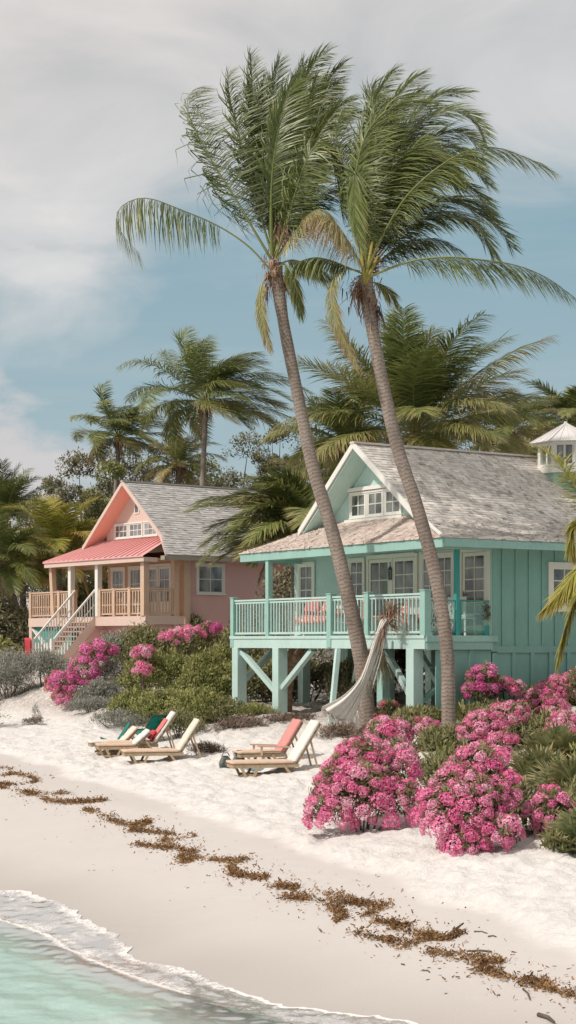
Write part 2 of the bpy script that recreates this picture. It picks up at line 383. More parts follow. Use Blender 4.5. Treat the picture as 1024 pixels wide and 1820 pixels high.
# ------------------------------------------------------------------ water
def make_water():
    T = axis([(-400,-60,10),(-60,-28,16),(-28,-2,330),(-2,12,60),(12,60,24),(60,500,12)])
    D = [0]+list(np.geomspace(.03, 9, 120))+list(np.geomspace(9.6, 500, 26))     # metres out from the swash edge
    nT, nD = len(T), len(D); V = np.zeros((nT*nD, 3)); foam = np.zeros(nT*nD); deep = np.zeros(nT*nD); k = 0
    for t in T:
        se = float(water_edge(t)); sc = float(sea_edge(t)); near = -30 < t < 12
        if near: se += .10*abs(noise.noise(Vector((t*2.2, 0, 2))))+.07*noise.noise(Vector((t*4.5, 0, 2)))+.045*noise.noise(Vector((t*11, 0, 4)))
        for d in D:
            s = se-d; X, Y = xy(s, t); g = float(gst(s, t))
            film = g+.012+.02*min(1, d*4)
            z = max(film, .0) if d < 3 else max(film, 0.0)
            q = (s-sc)
            if near and d < 12:
                wav = .05*noise.noise(Vector((s*1.1, t*.45, 3)))+.025*noise.noise(Vector((s*2.8, t*1.2, 6)))+.010*noise.noise(Vector((s*7, t*4, 1)))
                z += wav*float(sm(-q, -.3, 1.2))+.012*noise.noise(Vector((s*6, t*6, 1)))*float(sm(d, 0, .3))
                z += .022*math.exp(-((q+.15)/.22)**2)
                z = max(z, g+.008)
            fo = 1-float(sm(-q, -.05, .22))
            fo = max(fo, float(1-sm(d, .02, .10)))
            if t < -15.2: fo = max(fo*.42*float(1-sm(d, .7, 1.6)), float(1-sm(d, .02, .12)))
            elif q > 0: fo = .36+.34*math.exp(-((d-.05)/.12)**2)+.20*math.exp(-((q-.05)/.12)**2)+.25*noise.noise(Vector((X*1.6, Y*1.6, 5)))
            foam[k] = fo; deep[k] = float(sm(-q, -.25, .9)) if t > -15.6 else float(sm(d, .3, 1.9))*.9
            V[k] = (X, Y, z); k += 1
    i, j = np.meshgrid(np.arange(nT-1), np.arange(nD-1), indexing='ij')
    a = (i*nD+j).ravel(); Q = np.stack([a, a+1, a+nD+1, a+nD], 1)
    me = fast_mesh('water', V, Q, foam)
    at = me.attributes.new('deep', 'FLOAT', 'POINT'); at.data.foreach_set('value', deep.astype(np.float32))
    me.polygons.foreach_set('use_smooth', np.ones(len(me.polygons), dtype=bool))
    m, nt, bs, out = newmat('sea_water')
    f = N(nt, 'ShaderNodeAttribute', attribute_name='tint').outputs['Fac']; dp = N(nt, 'ShaderNodeAttribute', attribute_name='deep').outputs['Fac']
    rot = (0, 0, RAD(-57)); v = coords(nt, (1, 1, 1)); vs = coords(nt, (1.0, 1.0, 1), rot=(0,0,RAD(-33)))
    n1 = noisen(nt, v, 1.1, 4); n2 = noisen(nt, v, 9, 6, .7, .6); n3 = noisen(nt, coords(nt, (2.6, .7, 1), rot=(0,0,RAD(-30))), 1.5, 6, .72, .8)
    vo = nt.nodes.new('ShaderNodeTexVoronoi'); vo.feature = 'DISTANCE_TO_EDGE'; vo.inputs['Scale'].default_value = 15
    dv = nt.nodes.new('ShaderNodeVectorMath'); dv.operation = 'ADD'
    nn = nt.nodes.new('ShaderNodeTexNoise'); nt.links.new(v, nn.inputs['Vector']); nn.inputs['Scale'].default_value = 5
    sc_ = nt.nodes.new('ShaderNodeVectorMath'); sc_.operation = 'SCALE'; nt.links.new(nn.outputs['Color'], sc_.inputs[0]); sc_.inputs['Scale'].default_value = .35
    nt.links.new(v, dv.inputs[0]); nt.links.new(sc_.outputs[0], dv.inputs[1]); nt.links.new(dv.outputs[0], vo.inputs['Vector'])
    lace = ramp(nt, [(0,(.9,.9,.9)),(.16,(.35,.35,.35)),(.4,(0,0,0))], vo.outputs[0]).outputs[0]
    col = mixc(nt, n1, (.29,.50,.425), (.42,.60,.525))
    col = mixc(nt, mth(nt, 'MULTIPLY', n3, .45), col, (.48,.62,.54))
    bs.inputs['Roughness'].default_value = .12; bs.inputs['IOR'].default_value = 1.33
    # foam amount
    streak = ramp(nt, [(.62,(0,0,0)),(.74,(1,1,1))], n3).outputs[0]
    fa = mth(nt, 'ADD', mth(nt, 'MULTIPLY', f, 1.0), mth(nt, 'SUBTRACT', mth(nt, 'MULTIPLY', n2, 1.5), 1.05))
    fa = mth(nt, 'ADD', fa, mth(nt, 'MULTIPLY', lace, mth(nt, 'MULTIPLY', f, .75)))
    fa = mth(nt, 'ADD', fa, mth(nt, 'MULTIPLY', streak, mth(nt, 'MULTIPLY', n2, .75)), clamp=True)
    fa = ramp(nt, [(.12,(0,0,0)),(.75,(1,1,1))], fa).outputs[0]
    col = mixc(nt, dp, (.66,.60,.545), col)
    c2 = mixc(nt, fa, col, (.84,.80,.765))
    nt.links.new(c2, bs.inputs['Base Color'])
    nt.links.new(mth(nt, 'ADD', mth(nt, 'MULTIPLY', fa, .6), .12), bs.inputs['Roughness'])
    bump(nt, bs, mth(nt, 'ADD', n3, mth(nt, 'MULTIPLY', n2, .5)), .35, .05)
    tp = nt.nodes.new('ShaderNodeBsdfTransparent'); tp.inputs[0].default_value = (.82,.96,.90,1)
    gl = nt.nodes.new('ShaderNodeBsdfGlossy'); gl.inputs['Roughness'].default_value = .12
    fr = nt.nodes.new('ShaderNodeFresnel'); fr.inputs[0].default_value = 1.33
    m0 = nt.nodes.new('ShaderNodeMixShader'); nt.links.new(fr.outputs[0], m0.inputs[0]); nt.links.new(tp.outputs[0], m0.inputs[1]); nt.links.new(gl.outputs[0], m0.inputs[2])
    op = mth(nt, 'MAXIMUM', mth(nt, 'MAXIMUM', mth(nt, 'MULTIPLY', fa, .95), mth(nt, 'MULTIPLY', f, .75, clamp=True)), mth(nt, 'MULTIPLY', dp, .88))
    mx = nt.nodes.new('ShaderNodeMixShader'); nt.links.new(op, mx.inputs[0]); nt.links.new(m0.outputs[0], mx.inputs[1]); nt.links.new(bs.outputs[0], mx.inputs[2])
    nt.links.new(mx.outputs[0], out.inputs[0])
    tag(link('water', me, m), kind='structure')
make_water()
# ------------------------------------------------------------------ sky, sun, camera
SUN = Vector((-.80, -.60, 0)).normalized(); ELEV = RAD(47)
def make_world():
    w = bpy.data.worlds.new('World'); bpy.context.scene.world = w; w.use_nodes = True
    nt = w.node_tree; nt.nodes.clear()
    out = nt.nodes.new('ShaderNodeOutputWorld'); bg = nt.nodes.new('ShaderNodeBackground')
    sky = nt.nodes.new('ShaderNodeTexSky'); sky.sky_type = 'NISHITA'; sky.sun_disc = False
    sky.sun_elevation = ELEV; sky.sun_rotation = math.atan2(SUN.x, SUN.y); sky.dust_density = 2.0
    tc = nt.nodes.new('ShaderNodeTexCoord'); sx = nt.nodes.new('ShaderNodeSeparateXYZ'); nt.links.new(tc.outputs['Generated'], sx.inputs[0])
    z = sx.outputs[2]; x = sx.outputs[0]
    v = coords(nt, (2.2, 2.2, 4.6), 'Generated'); n1 = noisen(nt, v, 2.6, 7, .55, .5)
    v2 = coords(nt, (5, 5, 9), 'Generated'); n2 = noisen(nt, v2, 2.6, 6, .6, .5)
    n3 = noisen(nt, coords(nt, (2.5, 2.5, 24), 'Generated'), 2.0, 5, .55, .4)
    base = mth(nt, 'ADD', mth(nt, 'ADD', mth(nt, 'MULTIPLY', z, 7.0), mth(nt, 'MULTIPLY', x, -1.6)), -1.50)
    up = mth(nt, 'ADD', base, mth(nt, 'MULTIPLY', mth(nt, 'SUBTRACT', n1, .5), 1.5))
    mask = ramp(nt, [(0,(0,0,0)),(.45,(.75,.75,.75)),(1,(1,1,1))], up).outputs[0]
    # low cumulus on the seaward side
    low = mth(nt, 'ADD', mth(nt, 'MULTIPLY', mth(nt, 'SUBTRACT', .165, z), 8), mth(nt, 'SUBTRACT', mth(nt, 'MULTIPLY', x, -5.0), .45))
    lm = mth(nt, 'MULTIPLY', ramp(nt, [(.44,(0,0,0)),(.58,(1,1,1))], mth(nt, 'ADD', mth(nt, 'MULTIPLY', low, .32), mth(nt, 'MULTIPLY', n2, .62))).outputs[0], .8)
    st_ = mth(nt, 'MULTIPLY', ramp(nt, [(.46,(0,0,0)),(.70,(1,1,1))], n3).outputs[0], .14)
    nish = nt.nodes.new('ShaderNodeVectorMath'); nish.operation = 'SCALE'; nt.links.new(sky.outputs[0], nish.inputs[0]); nish.inputs['Scale'].default_value = .055
    blue = ramp(nt, [(0,(.52,.60,.62)),(.10,(.42,.545,.59)),(.22,(.30,.46,.53)),(.6,(.25,.42,.50))], z).outputs[0]
    clear = mixc(nt, .78, nish.outputs[0], blue)
    c = mixc(nt, st_, clear, (.60,.63,.64))
    c = mixc(nt, lm, c, mixc(nt, n2, (.52,.51,.525), (.74,.68,.655)))
    cl = mixc(nt, ramp(nt, [(.3,(0,0,0)),(.75,(1,1,1))], n1).outputs[0], (.565,.545,.54), (.78,.745,.73))
    c = mixc(nt, mask, c, cl)
    nt.links.new(c, bg.inputs[0]); bg.inputs[1].default_value = 1.06
    nt.links.new(bg.outputs[0], out.inputs[0])
make_world()
def make_sun():
    l = bpy.data.lights.new('sun', 'SUN'); l.energy = 3.25; l.angle = RAD(1.6); l.color = (1, .935, .865)
    o = bpy.data.objects.new('sun', l); C.objects.link(o)
    d = Vector((SUN.x*math.cos(ELEV), SUN.y*math.cos(ELEV), math.sin(ELEV)))
    o.rotation_euler = (-d).to_track_quat('-Z', 'Y').to_euler(); o.location = d*60
    cam = bpy.data.cameras.new('camera'); co = bpy.data.objects.new('camera', cam); C.objects.link(co)
    co.location = (0, 0, CAMZ); co.rotation_euler = (RAD(90), 0, 0)
    cam.sensor_fit = 'HORIZONTAL'; cam.sensor_width = 36; cam.lens = 36*FPX/1024
    cam.shift_x = 0; cam.shift_y = (HOR-910)/1024; cam.clip_end = 3000; cam.clip_start = .1
    sc = bpy.context.scene; sc.camera = co
    sc.view_settings.view_transform = 'Standard'; sc.view_settings.look = 'None'; sc.view_settings.exposure = 0
    sc.cycles.max_bounces = 6; sc.cycles.transparent_max_bounces = 12
    sc.cycles.use_denoising = True
make_sun()
# ------------------------------------------------------------------ house helpers (local axes: x right along the front, y inland, z up)
def courses(mb, prof, x0f, x1f, step=.15, unit=.16, lift=.022, seed=1, axis='y', wob=.012):
    """overlapping rows of shakes laid along a roof slope. prof: points (h, z) from eave to ridge, h measured across the slope;
    rows run along the other axis between x0f(h,z) and x1f(h,z). Each shake is its own quad with its own tint."""
    rnd = random.Random(seed)
    L = [0]
    for a, b in zip(prof, prof[1:]): L.append(L[-1]+math.hypot(b[0]-a[0], b[1]-a[1]))
    def at(l):
        l = max(0, min(L[-1], l))
        for i in range(len(L)-1):
            if l <= L[i+1]+1e-9:
                f = (l-L[i])/(L[i+1]-L[i]); a, b = prof[i], prof[i+1]
                return a[0]+(b[0]-a[0])*f, a[1]+(b[1]-a[1])*f
        return prof[-1]
    n = int(math.ceil(L[-1]/step))
    for k in range(n):
        h0, z0 = at(k*step-.02); h1, z1 = at((k+1)*step+.02)
        a0, a1 = x0f(h0, z0), x1f(h0, z0); b0, b1 = x0f(h1, z1), x1f(h1, z1)
        if a1-a0 < .05 and b1-b0 < .05: continue
        lo, hi = min(a0, b0), max(a1, b1); p = lo-rnd.random()*unit
        while p < hi:
            q = p+unit*(.55+.9*rnd.random())
            c0, c1 = min(max(p, a0), a1), min(max(q, a0), a1); d0, d1 = min(max(p, b0), b1), min(max(q, b0), b1)
            if c1-c0 > .002 or d1-d0 > .002:
                li = lift*(.6+.9*rnd.random()); dz = rnd.uniform(-wob, wob); t = min(1, max(0, rnd.gauss(.52, .15)))
                if axis == 'y':   # rows run along y, slope across x
                    pts = [(h0+dz, c0, z0+li), (h0+dz, c1, z0+li), (h1, d1, z1), (h1, d0, z1)]
                    lip = [(h0+dz, c0, z0-.01), (h0+dz, c1, z0-.01)]
                else:             # rows run along x, slope across y
                    pts = [(c0, h0+dz, z0+li), (c1, h0+dz, z0+li), (d1, h1, z1), (d0, h1, z1)]
                    lip = [(c0, h0+dz, z0-.01), (c1, h0+dz, z0-.01)]
                mb.add(pts+lip, [(0,1,2,3), (4,5,1,0)], t)
            p = q
def window(parent, face, a0, a1, z0, z1, at, nx, nz, frame='white', glassm='glass', trim=.09, sill=True, depth=.05, name='window', mun=.026):
    """face 'front': spans x, looks to -y from the plane y=at; face 'side': spans y, looks to +x from the plane x=at"""
    def B(mb, p0, p1, q0, q1, d0, d1):
        if face == 'front': mb.box(p0, p1, at-d1, at-d0, q0, q1)
        else: mb.box(at+d0, at+d1, p0, p1, q0, q1)
    g = MB(); e = .003
    B(g, a0-trim, a0, z0, z1, e, depth); B(g, a1, a1+trim, z0, z1, e, depth)
    B(g, a0-trim-.01, a1+trim+.01, z1, z1+trim, e, depth+.012)
    B(g, a0-trim-.02, a1+trim+.02, z0-trim*.8, z0, e, depth+(.04 if sill else .004))
    w = g.build(name, M[frame], parent)
    s = MB(); f = .045
    B(s, a0, a0+f, z0, z1, .012, .036); B(s, a1-f, a1, z0, z1, .012, .036)
    B(s, a0+f, a1-f, z1-f, z1, .012, .036); B(s, a0+f, a1-f, z0, z0+f, .012, .036)
    for i in range(1, nx):
        x = a0+(a1-a0)*i/nx; B(s, x-mun/2, x+mun/2, z0+f, z1-f, .014, .033)
    for i in range(1, nz):
        z = z0+(z1-z0)*i/nz; B(s, a0+f, a1-f, z-mun/2, z+mun/2, .016, .031)
    s.build('sash', M[frame], w)
    p = MB(); B(p, a0+.005, a1-.005, z0+.005, z1-.005, .004, .02); p.build('pane', M[glassm], w)
    return w
def door(parent, a0, a1, z0, z1, at, nx, nz, frame='cream', kick=.55, handle=1, trim=.0, glassm='glass'):
    d = MB(); st_ = .085
    d.box(a0, a0+st_, at-.05, at-.004, z0, z1); d.box(a1-st_, a1, at-.05, at-.004, z0, z1)
    d.box(a0+st_, a1-st_, at-.05, at-.004, z1-.09, z1); d.box(a0+st_, a1-st_, at-.05, at-.004, z0, z0+kick)
    d.box(a0+st_+.06, a1-st_-.06, at-.058, at-.05, z0+.09, z0+kick-.08)
    for i in range(1, nx):
        x = a0+st_+(a1-a0-2*st_)*i/nx; d.box(x-.013, x+.013, at-.045, at-.006, z0+kick, z1-.09)
    for i in range(1, nz):
        z = z0+kick+(z1-.09-z0-kick)*i/nz; d.box(a0+st_, a1-st_, at-.043, at-.008, z-.013, z+.013)
    o = d.build('door', M[frame], parent)
    MB().box(a0+st_-.01, a1-st_+.01, at-.03, at-.006, z0+kick-.01, z1-.08).build('pane', M[glassm], o)
    if handle:
        x = a1-.05 if handle > 0 else a0+.05
        MB().box(x-.02, x+.02, at-.06, at-.05, z0+.92, z0+1.10).bar((x, at-.075, z0+1.02), (x-.11*handle, at-.075, z0+1.02), .02, .02).bar((x,at-.06,z0+1.02),(x,at-.085,z0+1.02),.02,.02).build('handle', M['dark_metal'], o)
    return o
def railing(parent, p, q, z0, zt, m, gap=.105, bw=.03, label=None, top=(.09,.045), mid=None):
    """balustrade bay between two plan points"""
    p = Vector((*p, 0)); q = Vector((*q, 0)); d = q-p; L = d.length; d.normalize()
    mb = MB(); Z = Vector((0,0,1))
    mb.bar(p+Z*(zt-.02), q+Z*(zt-.02), top[0], top[1]); mb.bar(p+Z*(zt-.085), q+Z*(zt-.085), .035, .05)
    mb.bar(p+Z*(z0+.09), q+Z*(z0+.09), .04, .055)
    n = max(1, int(round(L/gap)))
    for i in range(n):
        c = p+d*(L*(i+.5)/n)
        mb.bar(c+Z*(z0+.115), c+Z*(zt-.11), bw, bw, up=d)
    if mid:
        for zz in mid: mb.bar(p+Z*zz, q+Z*zz, .025, .03)
    return tag(mb.build('railing', m, parent), label)
def post(parent, x, y, z0, z1, w, m, name='post', cap=True, label=None):
    mb = MB(); mb.box(x-w/2, x+w/2, y-w/2, y+w/2, z0, z1)
    if cap: mb.box(x-w/2-.015, x+w/2+.015, y-w/2-.015, y+w/2+.015, z1, z1+.03)
    return tag(mb.build(name, m, parent, bevel=.006), label)
def lap_wall(x0, x1, y, z0, z1, step=.15):
    mb = MB(); mb.box(x0, x1, y+.012, y+.12, z0, z1); z = z0
    while z < z1-.01:
        zz = min(z+step, z1)
        mb.add([(x0,y-.012,z),(x1,y-.012,z),(x1,y+.006,zz),(x0,y+.006,zz),(x0,y+.014,z),(x1,y+.014,z)], [(0,1,2,3),(5,4,0,1)][:1]+[(4,5,1,0)], .5)
        z += step
    return mb
# ================================================================== the teal house on stilts
def teal_house():
    H = empty('stilt_house', (O0.x, O0.y, 2.0), RAD(-57), 'teal timber beach house on stilts with grey shingle roof and front porch', 'house')
    fl = 2.13
    # ---- walls
    w = lap_wall(-8.75, -.0, 2.0, 2.16, 4.42); w.build('front_wall', M['teal_light'], H)
    sw = MB(); sw.box(-.12, -.0, 2.13, 14, 0.0, 4.5)
    y = 2.35
    sw.box(.003, .05, 2.0, 2.16, 1.75, 4.46)
    while y < 13.9:
        if not (3.75 < y < 5.2): sw.box(.003, .032, y-.03, y+.03, 1.90, 4.46)
        else: sw.box(.003, .032, y-.03, y+.03, 1.90, 2.72); sw.box(.003, .032, y-.03, y+.03, 4.0, 4.46)
        y += .43
    y = 2.0+.1
    sw.box(.003, .045, 2.16, 14, 1.72, 1.89)
    while y < 13.9:
        sw.box(.003, .04, y-.06, y+.06, 0, 1.72); y += .60
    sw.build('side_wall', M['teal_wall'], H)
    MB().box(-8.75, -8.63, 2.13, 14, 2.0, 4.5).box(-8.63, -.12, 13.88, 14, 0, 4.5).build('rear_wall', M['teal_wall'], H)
    MB().box(-8.6, -.13, 2.13, 13.8, 1.95, 2.1).build('floor', M['grey_wood'], H)
    # front corner trim
    tr = MB(); tr.box(-.03, .07, 1.93, 1.975, 2.16, 4.42); tr.build('corner_board', M['teal'], H)
    # ---- gable wall
    def zr(x):   # upper roof line in the gable plane
        P_ = [(-9.3,4.20),(-8.3,4.45),(-6.75,5.12),(-4.4,7.19),(-2.0,5.30),(-1.4,5.0),(.8,4.43)]
        return float(np.interp(x, [p[0] for p in P_], [p[1] for p in P_]))
    gy = 1.7
    g = MB(); pts = [(-6.7, gy, 5.05), (-2.1, gy, 5.05), (-2.1, gy, zr(-2.1)-.1), (-4.4, gy, 7.05), (-6.7, gy, zr(-6.7)-.1)]
    g.prism(pts, (0, .12, 0)); g.build('gable_wall', M['teal_light'], H)
    # soffit and barge boards
    so = MB()
    for (xa, xb) in ((-6.95, -4.4), (-4.4, -1.72)):
        za, zb = zr(xa), zr(xb)
        so.add([(xa,1.03,za-.13),(xb,1.03,zb-.13),(xb,1.69,zb-.13),(xa,1.69,za-.13),(xa,1.03,za-.19),(xb,1.03,zb-.19),(xb,1.69,zb-.19),(xa,1.69,za-.19)],
               [(0,1,2,3),(7,6,5,4),(0,4,5,1),(1,5,6,2),(2,6,7,3),(3,7,4,0)])
    so.build('soffit', M['teal_light'], H)
    ba = MB()
    for s_, xa, xb in ((0, -7.0, -4.4), (1, -4.4, -1.70)):
        za, zb = zr(xa), zr(xb)
        ba.add([(xa,.97,za+.05),(xb,.97,zb+.05),(xb,.97,zb-.13),(xa,.97,za-.13),(xa,1.02,za+.05),(xb,1.02,zb+.05),(xb,1.02,zb-.13),(xa,1.02,za-.13)],
               [(3,2,1,0),(4,5,6,7),(0,1,5,4),(1,2,6,5),(2,3,7,6),(3,0,4,7)])
    ba.build('barge_board', M['white'], H)
    # attic window: three casements under one head
    head = MB(); head.box(-5.62, -3.12, gy-.10, gy-.004, 6.02, 6.12); head.box(-5.66, -3.08, gy-.12, gy-.004, 5.18, 5.27); head.build('window_head', M['white'], H)
    for i in range(3):
        x = -5.50+i*.78
        window(H, 'front', x+.04, x+.70, 5.33, 5.95, gy, 2, 2, 'white', 'glass', trim=.05, sill=False)
    # ---- roof
    r = MB()
    rp = [(.8,4.43),(-.3,4.69),(-1.4,5.0),(-1.75,5.13),(-2.1,5.37),(-2.6,5.77),(-4.4,7.19)]
    def hipy(h, z): return -.15+(z-4.43)*1.85/.82 if z < 4.94 else 1.0
    courses(r, rp, hipy, lambda h, z: 14.2, step=.12, unit=.14, seed=3)
    lp = [(-9.3,4.20),(-8.3,4.45),(-6.75,5.12),(-4.4,7.19)]
    courses(r, lp, lambda h, z: 1.95 if z < 5.0 else 1.0, lambda h, z: 14.2, step=.15, unit=.3, seed=4)
    ro = r.build('roof', M['shake'], H)
    MB().bar((-4.4,.95,7.21),(-4.4,14.2,7.21),.20,.05).build('ridge_cap', M['shake'], ro)
    u = MB()   # deck under the shakes, closes the roof from below
    for prof in (rp, lp):
        for a, b in zip(prof, prof[1:]):
            ya, yb = (1.95, 1.95)
            u.add([(a[0],ya,a[1]-.03),(b[0],yb,b[1]-.03),(b[0],14.2,b[1]-.03),(a[0],14.2,a[1]-.03)], [(0,1,2,3)])
    u.build('roof_deck', M['teal'], H)
    # ---- porch roof (lower skirt)
    sk = MB(); sp = [(-.15,4.43),(.6,4.73),(1.70,5.25)]
    def skl(h, z): return -8.3+(z-4.43)/.82*1.4
    def skr(h, z): return float(np.interp(z, [4.43,4.69,5.0,5.13,5.37], [.8,-.3,-1.4,-1.75,-2.1]))
    courses(sk, sp, skl, skr, step=.12, unit=.14, seed=8, axis='x')
    # left hip
    sk.add([(-8.3,-.15,4.44),(-6.9,1.7,5.26),(-8.65,2.0,4.42)], [(0,1,2)], .4)
    po = sk.build('porch_roof', M['shake_tan'], H)
    MB().bar((.8,-.15,4.47),(-.3,hipy(0,4.69),4.735),.09,.035).bar((-.3,hipy(0,4.69),4.735),(-1.35,1.0,5.02),.09,.035).build('hip_flashing', M['white'], po)
    fa = MB(); fa.box(-8.27, .77, -.11, -.06, 4.20, 4.415); fa.box(.735, .785, -.06, 14.2, 4.22, 4.415)
    fa.box(-8.27, -8.22, -.06, 1.9, 4.20, 4.41)
    fa.build('fascia', M['teal'], H)
    ce = MB(); ce.box(-8.2, .73, -.05, 1.97, 4.37, 4.40); ce.box(.06, .73, 1.98, 14.1, 4.37, 4.40); ce.build('porch_ceiling', M['teal_light'], H)
    MB().bar((-7.0,.1,4.28),(.1,.1,4.28),.12,.17).bar((.02,.2,4.28),(.02,1.9,4.28),.1,.15).build('porch_beam', M['teal'], H)
    # ---- deck
    dk = MB(); x = -8.8
    while x < 0: dk.box(x, min(x+.135, .06), -.03, 1.97, fl-.035, fl); x += .145
    dk.build('deck', M['teal_light'], H)
    rim = MB(); rim.box(-8.86, .06, -.085, -.032, 1.82, fl-.004); rim.box(-8.86, .06, -.11, -.088, fl-.06, fl+.015)
    rim.build('rim_beam', M['teal_light'], H)
    MB().box(-8.86,-8.81,-.03,1.95,1.82,2.09).build('rim_beam', M['teal_light'], H)
    MB().box(.062, .11, -.06, 2.12, 1.99, fl+.012).box(.0625,.085,-.03,1.99,1.80,1.985).build('rim_beam', M['teal'], H)
    jo = MB()
    for x in np.arange(-8.5, -.05, .6): jo.box(x-.025, x+.025, -.02, 1.96, 1.88, 2.09)
    jo.build('joist', M['teal'], H)
    # ---- balustrade
    xs = [-8.75, -6.95, -3.93, -2.30, .0]
    zt = 3.15
    for x, ww in ((-8.75,.16),(-3.93,.19),(-2.30,.17),(-.01,.19)):
        post(H, x, -.02 if x < -.1 else -.01, 1.84 if x in (-8.75,-3.93) else fl, zt+.05, ww, M['teal'], 'rail_post')
    bays = [(-8.66,-7.03),(-6.87,-4.03),(-3.83,-2.39),(-2.21,-.11)]
    for a, b in bays: railing(H, (a, -.02), (b, -.02), fl, zt, M['teal_light'], gap=.145, bw=.032)
    railing(H, (-8.75, .07), (-8.75, 1.9), fl, zt, M['teal_light'], gap=.12)
    # roof posts
    post(H, -6.95, .0, fl, 4.21, .15, M['teal'], 'porch_post', cap=False)
    post(H, .0, .93, fl, 4.21, .11, M['teal_dark'], 'porch_post', cap=False, label='dark teal porch post')
    # side balustrade: metal top rail and glass panels
    sr = MB(); zt2 = 2.98
    sr.tube([(.02,.10,zt2),(.02,2.12,zt2)], .018, 6); sr.bar((.02,.10,fl+.1),(.02,2.1,fl+.1),.03,.03)
    for y in (1.02, 2.08): sr.box(.0, .04, y-.02, y+.02, fl+.11, zt2-.02)
    sr.build('metal_rail', M['teal_dark'], H)
    MB().box(.014,.026,.12,.86,fl+.13,zt2-.05).build('glass_panel', M['clear_glass'], H)
    MB().box(.014,.026,1.06,2.05,fl+.13,zt2-.05).build('glass_panel', M['clear_glass'], H)
    # scrolled ironwork behind the first panel
    ir = MB()
    for i in range(5):
        y0 = .2+i*.13
        for k in range(3):
            zc = fl+.25+k*.22
            pts = [(.05, y0+.06*math.cos(a)*(1-a/14), zc+.09*math.sin(a)*(1-a/14)) for a in np.linspace(0, 8, 14)]
            ir.tube(pts, .009, 4, caps=False)
    ir.build('scrollwork', M['white'], H)
    # ---- openings of the front wall
    at = 1.985
    window(H, 'front', -8.40, -7.75, 2.75, 4.15, at, 2, 4, 'cream', 'glass', trim=.1)
    window(H, 'front', -5.90, -5.30, 2.60, 4.18, at, 2, 5, 'cream', 'glass', trim=.08)
    c = MB()   # white casing of the french doors
    c.box(-5.10, -5.02, at-.07, at-.004, fl, 4.28); c.box(-2.96, -2.86, at-.07, at-.004, fl, 4.28); c.box(-5.02, -2.96, at-.075, at-.004, 4.19, 4.30)
    c.box(-4.06, -3.93, at-.06, at-.004, fl, 4.19); c.box(-2.86,-1.35,at-.012,at-.003,2.2,4.3)
    c.build('door_casing', M['cream'], H)
    door(H, -5.01, -4.07, fl+.01, 4.18, at, 2, 3, 'cream', handle=1); door(H, -3.92, -2.97, fl+.01, 4.18, at, 2, 4, 'cream', handle=-1)
    window(H, 'front', -2.66, -1.45, 2.32, 4.15, at-.012, 4, 5, 'white', 'glass', trim=.09)
    c2 = MB(); c2.box(-1.20,-1.04,at-.07,at-.004,fl,4.3); c2.box(-.10,.05,at-.07,at-.004,fl,4.3); c2.box(-1.04,-.10,at-.075,at-.004,4.2,4.31); c2.build('door_casing', M['cream'], H)
    door(H, -1.02, -.12, fl+.01, 4.19, at, 2, 6, 'cream', kick=.25, handle=-1)
    window(H, 'side', 3.95, 5.15, 2.85, 3.85, .0, 3, 3, 'cream', 'glass', trim=.13)
    # ---- stilts and braces
    g0 = -.35
    def stilt(x, y, w_, z0=g0, z1=1.82, mm='teal_light', lab=None): return post(H, x, y, z0, z1, w_, M[mm], 'stilt', cap=False, label=lab)
    stilt(-8.6, .06, .30); stilt(-6.5, .06, .30); stilt(-.52, .06, .30); stilt(-2.25, .4, .24, mm='teal'); stilt(-6.3, 2.2, .34, .32); stilt(-2.6, 2.2, .26)
    stilt(-4.5, 2.2, .26); stilt(-8.55, 2.2, .26)
    MB().box(-6.62,-5.98,1.9,2.5,-.3,.318).build('footing', M['concrete'], H)
    def brace(p, q, w_=.14, d=.12, mm='teal_light'): MB().bar(p, q, d, w_, up=(1,0,0) if abs(p[0]-q[0])<.2 else (0,1,0)).build('brace', M[mm], H)
    brace((-8.46,.06,1.72), (-6.66,.06,.62)); brace((-4.9,.06,1.78), (-6.36,.06,.75)); brace((-4.2,1.1,1.75),(-5.9,2.0,.35),.16)
    brace((-2.0,.3,1.75),(-.66,.1,.62)); brace((-2.15,1.4,1.8),(-.7,1.4,.35)); brace((-.45,.2,.55),(-.45,1.75,1.65),.14,.1,'teal')
    brace((-8.6,.2,.9),(-8.6,1.2,1.75),.2)
    # leaning prop in front of the deck
    MB().bar((-3.35,-.22,1.80),(-2.55,-1.05,-.55),.10,.12,up=(0,1,0)).build('prop', M['teal_light'], H)
    # dark crawl space lining
    MB().box(-8.7,-.14,7.5,7.6,-.4,1.95).build('crawl_space_wall', M['grey_wood'], H)
    # crawl space panel right of the corner stilt
    MB().box(-.03,.0,.3,2.0,.0,1.79).box(.002,.03,1.3,1.42,0,1.79).box(.002,.03,.7,.8,0,1.79).build('skirt_panel', M['teal_wall'], H)
    # ---- cupola on the ridge
    cy = 7.75; cx = -3.65; dz = -.55
    def octa(r_, z, ph=math.pi/8): return [(cx+r_*math.cos(ph+k*math.pi/4), cy+r_*math.sin(ph+k*math.pi/4), z+dz) for k in range(8)]
    cw = MB(); cw.prism(octa(.78, 6.2), (0,0,1.04)); cu = cw.build('cupola', M['teal'], H)
    b2 = MB(); b2.prism(octa(.84, 7.22), (0,0,.24)); b2.prism(octa(.70, 7.46), (0,0,.02))
    b2.prism(octa(.80, 7.98), (0,0,.10))
    for k in range(8):
        p = octa(.74, 7.46)[k]; b2.box(p[0]-.055, p[0]+.055, p[1]-.055, p[1]+.055, 7.46+dz, 7.99+dz)
        q = octa(.74, 7.46)[(k+1)%8]; m_ = ((p[0]+q[0])/2, (p[1]+q[1])/2)
        b2.bar((m_[0], m_[1], 7.46+dz), (m_[0], m_[1], 7.99+dz), .045, .045)
    b2.build('cupola_frame', M['white'], cu)
